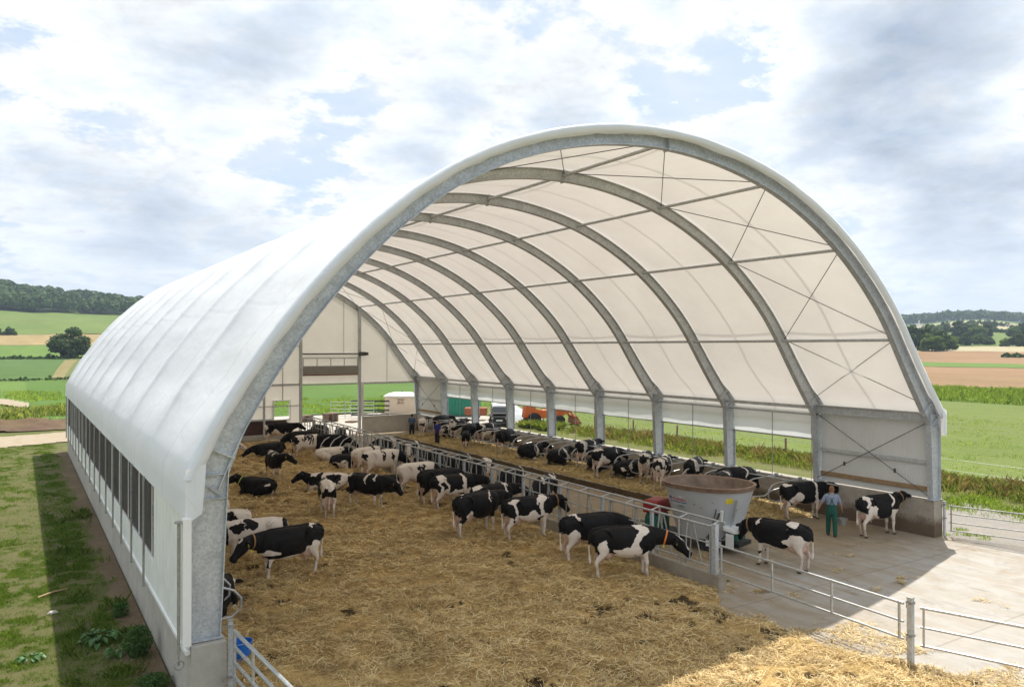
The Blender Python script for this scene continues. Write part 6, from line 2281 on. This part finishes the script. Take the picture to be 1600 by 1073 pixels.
def grass_patch(name, n, x0, x1, y0, y1, keep, h0, h1, w, mat, hf=H, ref=None, clump=.6):
    q = np.stack([RS.uniform(x0, x1, n), RS.uniform(y0, y1, n)], 1)
    d = np.clip((fbm(q / clump, 101, 4) - .36) * 4.5, 0, 1) * keep(q)
    m = RS.uniform(size=n) < d
    q, d = q[m], d[m]
    hh = (h0 + (h1 - h0) * RS.uniform(size=len(q)) ** 1.5) * (.45 + .55 * d)
    V, F = blades(np.column_stack([q, hf(q) - .01]), hh, w * RS.uniform(.6, 1.4, len(q)), RS.uniform(0, 6.28, len(q)), RS.uniform(.05, .75, len(q)))
    o = link_mesh(name, np_mesh(name, V, F), mat)
    o['kind'] = 'stuff'
    return o


tramp = lambda q: (.12 + np.clip((-2.4 - q[:, 0]) * 1.4, 0, .85) * np.clip((fbm(q / .9, 106, 4) - .34) * 4, .15, 1) + 1.1 * np.clip((fbm(q / .9, 103, 4) - .30) * 3.4, .25, 1) * np.clip(1.35 - np.abs(q[:, 0] + 1.6 + edge_noise(q, 1.6, .9, 107)) / .85, 0, 1)) * np.clip((-.75 - q[:, 0] + edge_noise(q, .8, .7, 104)) * 2.5, 0, 1)
grass_patch('verge_grass', 420000, -5.5, -.6, -1, 16, tramp, .025, .12, .008, M['blade'], clump=.28)
grass_patch('verge_grass', 240000, -8.0, -.6, 16, 47, tramp, .04, .15, .014, M['blade'], clump=.4)
grass_patch('tall_grass', 14000, -2.2, -.6, 1.0, 22, lambda q: np.clip((fbm(q / .8, 105, 3) - .5) * 6, 0, 1), .14, .34, .008, M['blade'])
# bank left of the track
grass_patch('bank_grass', 60000, -45, 3, 62, 84, lambda q: np.clip(1 - np.abs(q[:, 1] - 73 - (q[:, 0] + 4) * .3) / 9, 0, 1), .3, 1.25, .07, M['weed'], H, clump=2.2)
grass_patch('track_grass', 30000, -40, 2, 86, 118, lambda q: np.where(np.abs(q[:, 1] - 86 + (q[:, 0] + 1) * 3.2) > 7, .6, 0), .2, .7, .09, M['lush'], H, clump=3)

# --- weeds, verge and meadow right of the barn
wl_ = lambda q: np.clip(1 - np.abs(q[:, 0] - 35.0 - edge_noise(q, 4, 2, 111) - np.clip((8 - q[:, 1]) * .02, -2, 2)) / 2.3, 0, 1) * 1.4
grass_patch('tall_weeds', 230000, 31.5, 39, -14, 34, wl_, .18, .68, .015, M['weed'], H, clump=.7)
M['seed'] = island_mat('seed heads', [(.1, (.30, .25, .12)), (.5, (.46, .39, .21)), (.95, (.60, .53, .33))], .8, .3)
grass_patch('seed_grass', 26000, 32, 39, -14, 34, wl_, .40, .95, .010, M['seed'], H, clump=.9)
grass_patch('tall_weeds', 16000, 32.3, 34.4, 35.2, 39.6, lambda q: np.full(len(q), .9), .25, .85, .02, M['weed'], H, clump=.6)
vg = lambda q: np.clip(1 - np.abs(q[:, 0] - 31.2 - edge_noise(q, 3, 2.5, 112) + np.clip((q[:, 1] - 3) * .55, 0, 3.6) * .7) / (2.4), 0, 1)
grass_patch('verge_grass', 180000, 25.6, 35, -14, 45, vg, .10, .38, .02, M['lush'], H, clump=.9)
grass_patch('apron_grass', 9000, 24.7, 26.5, -1.6, 1.4, lambda q: np.clip((fbm(q / .5, 114, 3) - .38) * 4, 0, 1) * np.clip(1 - np.hypot(q[:, 0] - 25.4, (q[:, 1] + .4)) / 1.1, 0, 1) * 2, .05, .18, .012, M['lush'])
grass_patch('meadow_grass', 90000, 37, 75, -20, 70, lambda q: np.full(len(q), .8), .06, .22, .05, M['lush'], H, clump=2.5)
rows_ = lambda q: (np.abs((q[:, 0] / .75) % 1 - .5) < .2) * 1.4
grass_patch('corn_leaves', 150000, 94, 125, 20, 95, rows_, .35, .85, .06, M['lush'], H, clump=4)
rows2 = lambda q: (np.abs((q[:, 1] / .6) % 1 - .5) < .25) * 1.3
grass_patch('crop_leaves', 60000, 8, 62, 60.5, 84, rows2, .12, .4, .05, M['lush'], H, clump=3)

# --- broad leaved plants by the left wall
M['weed_dark'] = island_mat('feathery weed', [(.08, (.03, .07, .02)), (.5, (.06, .13, .035)), (.95, (.11, .19, .05))], .65, .3, (1.4, 1.5, .7))
M['dock'] = island_mat('dock leaves', [(.1, (.03, .085, .018)), (.6, (.055, .15, .03)), (.95, (.10, .20, .05))], .45, .25, (1.4, 1.5, .6), .4)


def dock(name, label, x, y, n, r, hgt, leaf):
    a = RS.uniform(0, 6.28, n)
    rr = r * RS.uniform(.1, 1, n) ** .7
    V, F = [], []
    for k in range(n):
        ca, sa = math.cos(a[k]), math.sin(a[k])
        L = leaf * RS.uniform(.6, 1.2)
        w = L * .30
        b0 = np.array([ca * rr[k] * .55, sa * rr[k] * .55, hgt * RS.uniform(.3, .9)])
        pts = []
        for s, ww, dz_ in ((0, .12, 0), (.25, .8, .05), (.55, 1, .04), (.85, .55, -.06), (1, .05, -.14)):
            c_ = b0 + np.array([ca * L * s, sa * L * s, dz_ * L * 2])
            pts.append((c_ + np.array([-sa, ca, .25]) * w * ww, c_ + np.array([sa, -ca, .25]) * w * ww, c_ - np.array([0, 0, .15 * w * ww])))
        for s in range(4):
            (l0, r0, m0), (l1, r1, m1) = pts[s], pts[s + 1]
            i0 = len(V)
            V += [l0, m0, m1, l1, m0, r0, r1, m1]
            F += [(i0, i0 + 1, i0 + 2, i0 + 3), (i0 + 4, i0 + 5, i0 + 6, i0 + 7)]
    p = thing(name, label, 'plant', (x, y, 0))
    link_mesh('foliage', np_mesh('foliage', V, F, True), M['dock'], p)
    mb = MB()
    for k in range(0, n, 3): mb.tube([(0, 0, -.02), (math.cos(a[k]) * rr[k] * .5, math.sin(a[k]) * rr[k] * .5, hgt * .6)], .008, 5)
    mb.build('stem', M['dock'], p)


dock('dock_plant', 'broad leaved dock plant in the shade beside the left plinth', -1.45, 4.6, 44, .55, .26, .20)
dock('dock_plant', 'smaller broad leaved plant just in front of the bushy weed', -1.20, 3.6, 18, .30, .2, .17)
dock('dock_plant', 'low broad leaved plant at the shadow edge near the left border', -2.75, 4.35, 20, .30, .10, .18)


def bushy(name, label, x, y, n, r, hgt, mat, size):
    p = thing(name, label, 'plant', (x, y, 0))
    u = RS.uniform(size=n)
    a = RS.uniform(0, 6.28, n)
    z = hgt * u
    rad = r * np.sqrt(RS.uniform(size=n)) * (.55 + .6 * np.sin(np.pi * np.clip(u, 0, .95))) * .8
    pos = np.stack([rad * np.cos(a), rad * np.sin(a), z], 1)
    V, F = leaves(pos, RS.normal(size=(n, 3)) + np.array([0, 0, .6]), size * RS.uniform(.5, 1.3, n), 3.2)
    link_mesh('foliage', np_mesh('foliage', V, F), mat, p)
    mb = MB()
    for k in range(9):
        aa = k * .7
        mb.tube([(0, 0, -.02), (.25 * r * math.cos(aa), .25 * r * math.sin(aa), hgt * .5), (.6 * r * math.cos(aa), .6 * r * math.sin(aa), hgt * .95)], [.012, .009, .004], 5)
    mb.build('stem', M['dock'], p)


bushy('bushy_weed', 'feathery dark green weed growing against the left plinth', -.80, 3.35, 1900, .34, .62, M['weed_dark'], .026)
bushy('bushy_weed', 'small bushy weed by the left wall further back than the dock plant', -.85, 6.3, 700, .24, .34, M['weed_dark'], .026)
bushy('bushy_weed', 'low tufty weed at the foot of the front left plinth corner', -.75, 1.5, 1000, .40, .22, M['weed_dark'], .026)
M['stick'] = simple('dry stick', (.36, .25, .14), .8, 0, .2, 8)
sk = MB(); sk.tube([(-2.55, 8.9, .05), (-2.2, 9.15, .07), (-1.85, 9.35, .05)], [.03, .028, .02], 8)
tag(sk.build('stick', M['stick'], None, True), 'dry broken branch lying on the shaded grass left of the barn', 'branch')
stn = MB()
for (x, y, r) in ((-2.25, 7.4, .12),):
    stn.loft([((x - r, y, .01), .02, .03), ((x - r * .5, y, .03), .05, .08), ((x + r * .4, y + .02, .03), .05, .09), ((x + r, y, .01), .02, .03)], 10)
tag(stn.build('stone', M['plinth'], None, True), 'pale flat stone on the grass near the dry branch', 'stone')

# --- stock fence in the weeds on the right
sf = thing('stock_fence', 'wire stock fence on rough wooden posts running through the tall weeds right of the barn', 'fence', (0, 0, 0))
for k in range(13):
    y = -12 + k * 4.6
    mb = MB(); mb.tube([(36.1, y, -.1), (36.1 + .05 * math.sin(k), y, 1.18)], [.07, .06], 8)
    mb.build('post', M['wood'], sf, True)
for z in (.55, 1.08):
    mb = MB(); mb.tube([(36.05, -12 + k * 4.6, z + .02 * math.sin(k * 2)) for k in range(13)], .008, 5)
    mb.build('wire', M['tube'], sf, True)


# --- trees ------------------------------------------------------------
def crown_mesh(seed, n_cl, n_leaf, shape, size, name):
    """leaf clumps spread through an uneven volume; shape: (rx, ry, rz, z centre)"""
    rs = np.random.RandomState(seed)
    rx, ry, rz, zc = shape
    cl = []
    while len(cl) < n_cl:
        p = rs.uniform(-1, 1, 3)
        r = np.linalg.norm(p)
        if r > 1 or r < .25: continue
        if p[2] < -.55 and rs.uniform() < .7: continue
        cl.append(p * (.72 + .30 * rs.uniform()))
    P_, N_, S_ = [], [], []
    for c in cl:
        cr = rs.uniform(.20, .36)
        m = int(n_leaf / n_cl * rs.uniform(.6, 1.4))
        d = rs.normal(size=(m, 3))
        d /= np.linalg.norm(d, axis=1)[:, None]
        rad = cr * rs.uniform(.35, 1.0, m) ** .5
        pp = c + d * rad[:, None] * np.array([1, 1, .8])
        P_.append(pp * np.array([rx, ry, rz]) + np.array([0, 0, zc]))
        N_.append(d + rs.normal(0, .6, (m, 3)) + np.array([0, 0, .5]))
        S_.append(size * rs.uniform(.6, 1.4, m))
    V, F = leaves(np.concatenate(P_), np.concatenate(N_), np.concatenate(S_), 1.25)
    return np_mesh(name, V, F), [c * np.array([rx, ry, rz]) + np.array([0, 0, zc]) for c in cl]


def trunk_mesh(cl, zc, h, r):
    mb = MB()
    mb.tube([(0, 0, -1.6), (.04, .02, h * .15), (-.05, .05, h * .4), (.03, -.04, h * .75)], [r * 1.25, r, r * .8, r * .35], 9)
    for c in cl[::3]:
        b = Vector((0, 0, h * .28 + .2 * h * ((c[2] / h) % .5)))
        e = Vector(c)
        mb.tube([b, b * .5 + e * .5 + Vector((0, 0, .3)), e], [r * .42, r * .25, r * .08], 6)
    return mb.mesh('trunk', True)


M['bark'] = simple('bark', (.075, .058, .042), .9, 0, .3, 6)
M['leaf'] = island_mat('tree leaves', [(.08, (.04, .085, .016)), (.45, (.085, .15, .03)), (.8, (.135, .21, .045)), (1.0, (.18, .25, .06))], .65, .42, (1.4, 1.4, .6))
M['leaf_dark'] = island_mat('dark tree leaves', [(.08, (.018, .045, .013)), (.5, (.042, .082, .022)), (.95, (.075, .125, .034))], .65, .28, (1.4, 1.4, .6))


def tree(name, label, loc, me_pair, s, rz, group=None, mat=None):
    o = thing(name, label, 'tree', loc, rz, group)
    o.scale = (s, s, s)
    link_mesh('trunk', me_pair[1], M['bark'], o)
    link_mesh('crown', me_pair[0], mat or M['leaf'], o)
    return o


KINDS = []
for k, (shape, h, nc_, nl_) in enumerate((((5.6, 5.2, 4.5, 5.6), 8.6, 46, 5200), ((4.2, 4.2, 5.0, 6.2), 9.5, 34, 2600), ((5.2, 4.8, 4.2, 5.2), 8.0, 34, 2600), ((3.2, 3.2, 5.8, 7.0), 11, 30, 2200))):
    cm, cl = crown_mesh(200 + k, nc_, nl_, shape, .50 if k == 0 else .72, 'crown')
    KINDS.append((cm, trunk_mesh(cl, shape[3], h, .34)))


def polar(az, r):
    a = R(az)
    x, y = C0[0] + r * math.sin(a), C0[1] + r * math.cos(a)
    return (x, y, float(H([(x, y)])[0]) - .2)


def az_of(px): return math.degrees(YAW + math.atan((px - 800) / FOC))


tree('broadleaf_tree', 'single round tree standing alone in the fields left of the barn', tuple(np.array(polar(az_of(108), 266)) - np.array([0, 0, 1.6])), KINDS[0], 1.05, .4)
M['hedge'] = M['leaf_dark']


def hedge(name, label, a0, a1, r, n, h, leaf=.5, grp=None):
    P_ = []
    for k in range(n):
        az = a0 + (a1 - a0) * RS.uniform()
        p = polar(az, r + RS.normal(0, 1.2))
        hv = float(vnoise(np.array([[az * 9.0, r * .01, a0]]), 77)[0])
        P_.append((p[0], p[1], p[2] + h * RS.uniform(.05, 1) * (.15 + .95 * hv ** 1.4)))
    P_ = np.array(P_)
    V, F = leaves(P_, RS.normal(size=(n, 3)) + np.array([0, 0, .5]), leaf * RS.uniform(.6, 1.5, n), 1.3)
    o = link_mesh(name, np_mesh(name, V, F), M['hedge'])
    return tag(o, label, 'hedge', grp)


hedge('hedge', 'thin dark hedge line below the lone tree in the left fields', -6, az_of(165), 262, 1800, 1.7, .6)
hedge('hedge', 'low scrubby field edge between the green field and the root crop', -6, az_of(118), 172, 1500, .9, .4)
hedge('shrub', 'pair of dark shrubs in the left distance under the wooded hill', -3.2, az_of(26), 405, 700, 4.2, 1.1)
bp2 = polar(az_of(133), 268)
tree('shrub', 'small bushy tree right beside the lone round tree', bp2, KINDS[2], .45, 1.0)

# right hand trees: clumps and single trees between the fields
RT_ = [(1428, 352, 3, 1.15, 0), (1444, 348, 1, 1.25, 1), (1456, 340, 2, 1.05, 1), (1468, 345, 0, 1.1, 0), (1480, 360, 2, 1.0, 0), (1412, 356, 1, 1.2, 1), (1400, 350, 2, 1.2, 0), (1386, 352, 3, 1.2, 1),
       (1487, 430, 2, .8, 1), (1500, 520, 1, 1.35, 1), (1512, 525, 0, 1.2, 1), (1527, 520, 2, 1.25, 0), (1540, 530, 1, 1.1, 1), (1508, 430, 0, .85, 0), (1530, 440, 2, .8, 1), (1546, 436, 0, .55, 0),
       (1571, 415, 2, .62, 0), (1592, 415, 0, .80, 1), (1606, 420, 1, .9, 0), (1585, 560, 2, 1.0, 1), (1600, 570, 1, 1.2, 1), (1618, 560, 0, 1.2, 0), (1462, 620, 2, 1.1, 1), (1476, 640, 1, 1.0, 1),
       (1522, 690, 2, .9, 1), (1552, 700, 1, .9, 1), (1630, 430, 2, 1.0, 0), (1655, 440, 1, 1.1, 1), (1640, 600, 0, 1.2, 1)]
TL = ['tall narrow dark tree in the clump just right of the barn', 'full dark tree in the clump right of the barn', 'round tree among those between the right hand fields', 'pale green tree among those between the right hand fields']
for k, (px, r, kd, s, dk) in enumerate(RT_):
    where = 'clump beside the barn edge' if px < 1485 and r < 400 else 'loose row below the pale field' if r > 480 else 'scattered trees along the brown field'
    lab = ('dark ' if dk else 'mid green ') + ('tall' if kd in (1, 3) else 'round') + ' tree in the ' + where
    tree('broadleaf_tree', lab, tuple(np.array(polar(az_of(px), r)) - np.array([0, 0, 1.5 * s])), KINDS[kd], s * .86, k * 1.3, {'clump beside the barn edge': 'trees in the clump beside the barn', 'loose row below the pale field': 'trees in the row below the pale field'}.get(where, 'scattered trees along the brown field') + (' dark' if dk else ' mid green') + (' tall' if kd in (1, 3) else ' round'), M['leaf_dark'] if dk else M['leaf'])
hedge('hedge', 'low dark hedge at the far end of the brown field on the right', az_of(1565), az_of(1640), 300, 900, 2.0, .8)
hedge('hedge', 'hedge line along the top of the green field on the right', 58, 70, 640, 1500, 5, 2.2)
tag(MB().box(-3, 3, -2, 2, 0, 3).box(-.3, .3, -.3, .3, 3, 7).build('farmhouse', M['white_paint']), 'tiny white house far off below the wooded ridge on the right', 'house').location = polar(az_of(1436), 980)


# the woods: far masses of crowns
def wood(name, a0, a1, r0, r1, n, crown, leaf, per, seed, front=None):
    rs = np.random.RandomState(seed)
    P_, N_, S_ = [], [], []
    for k in range(n):
        az = rs.uniform(a0, a1)
        r = r0 + (r1 - r0) * rs.uniform() ** (2.0 if front is None else front)
        p = np.array(polar(az, r))
        h = crown * rs.uniform(.75, 1.25)
        m = per
        d = rs.normal(size=(m, 3))
        d /= np.linalg.norm(d, axis=1)[:, None]
        d[:, 2] = np.abs(d[:, 2]) * 1.0 - .30
        lump = 1 + .25 * (vnoise(d * 2.2 + k * 3.1, seed) - .5)
        P_.append(p + np.array([0, 0, h * .62]) + d * lump[:, None] * np.array([h * .62, h * .62, h * .75]))
        N_.append(d + rs.normal(0, .45, (m, 3)) + np.array([0, 0, .3]))
        S_.append(leaf * rs.uniform(.6, 1.4, m))
    V, F = leaves(np.concatenate(P_), np.concatenate(N_), np.concatenate(S_), 1.2)
    o = link_mesh(name, np_mesh(name, V, F), M['wood_leaf'])
    o['kind'] = 'stuff'
    return o


M['wood_leaf'] = island_mat('wood crowns', [(.05, (.016, .05, .010)), (.45, (.038, .088, .016)), (.85, (.075, .135, .028))], .7, .15, (1.4, 1.4, .6))
wood('wood', -14, 16, 642, 860, 620, 8.6, 2.2, 130, 301)
wood('ridge_wood', 46, 84, 1185, 1640, 900, 11, 5.0, 46, 302, 1.0)
hedge('hedge', 'dotted hedge across the pale field below the wooded ridge', 57, 72, 820, 700, 5, 2.6)

# --- haze
t = NT('haze air')
t.N.remove(t.bsdf)
pv = t.n('ShaderNodeVolumePrincipled')
pv.inputs['Color'].default_value = (.66, .80, 1.0, 1)
pv.inputs['Density'].default_value = HAZE
pv.inputs['Anisotropy'].default_value = .3
t.l(pv.outputs[0], t.out.inputs['Volume'])
if HAZE:
    hz_ = MB().box(-3200, 3200, -3200, 3200, -12, 190).build('haze', t.m)
    hz_['kind'] = 'stuff'
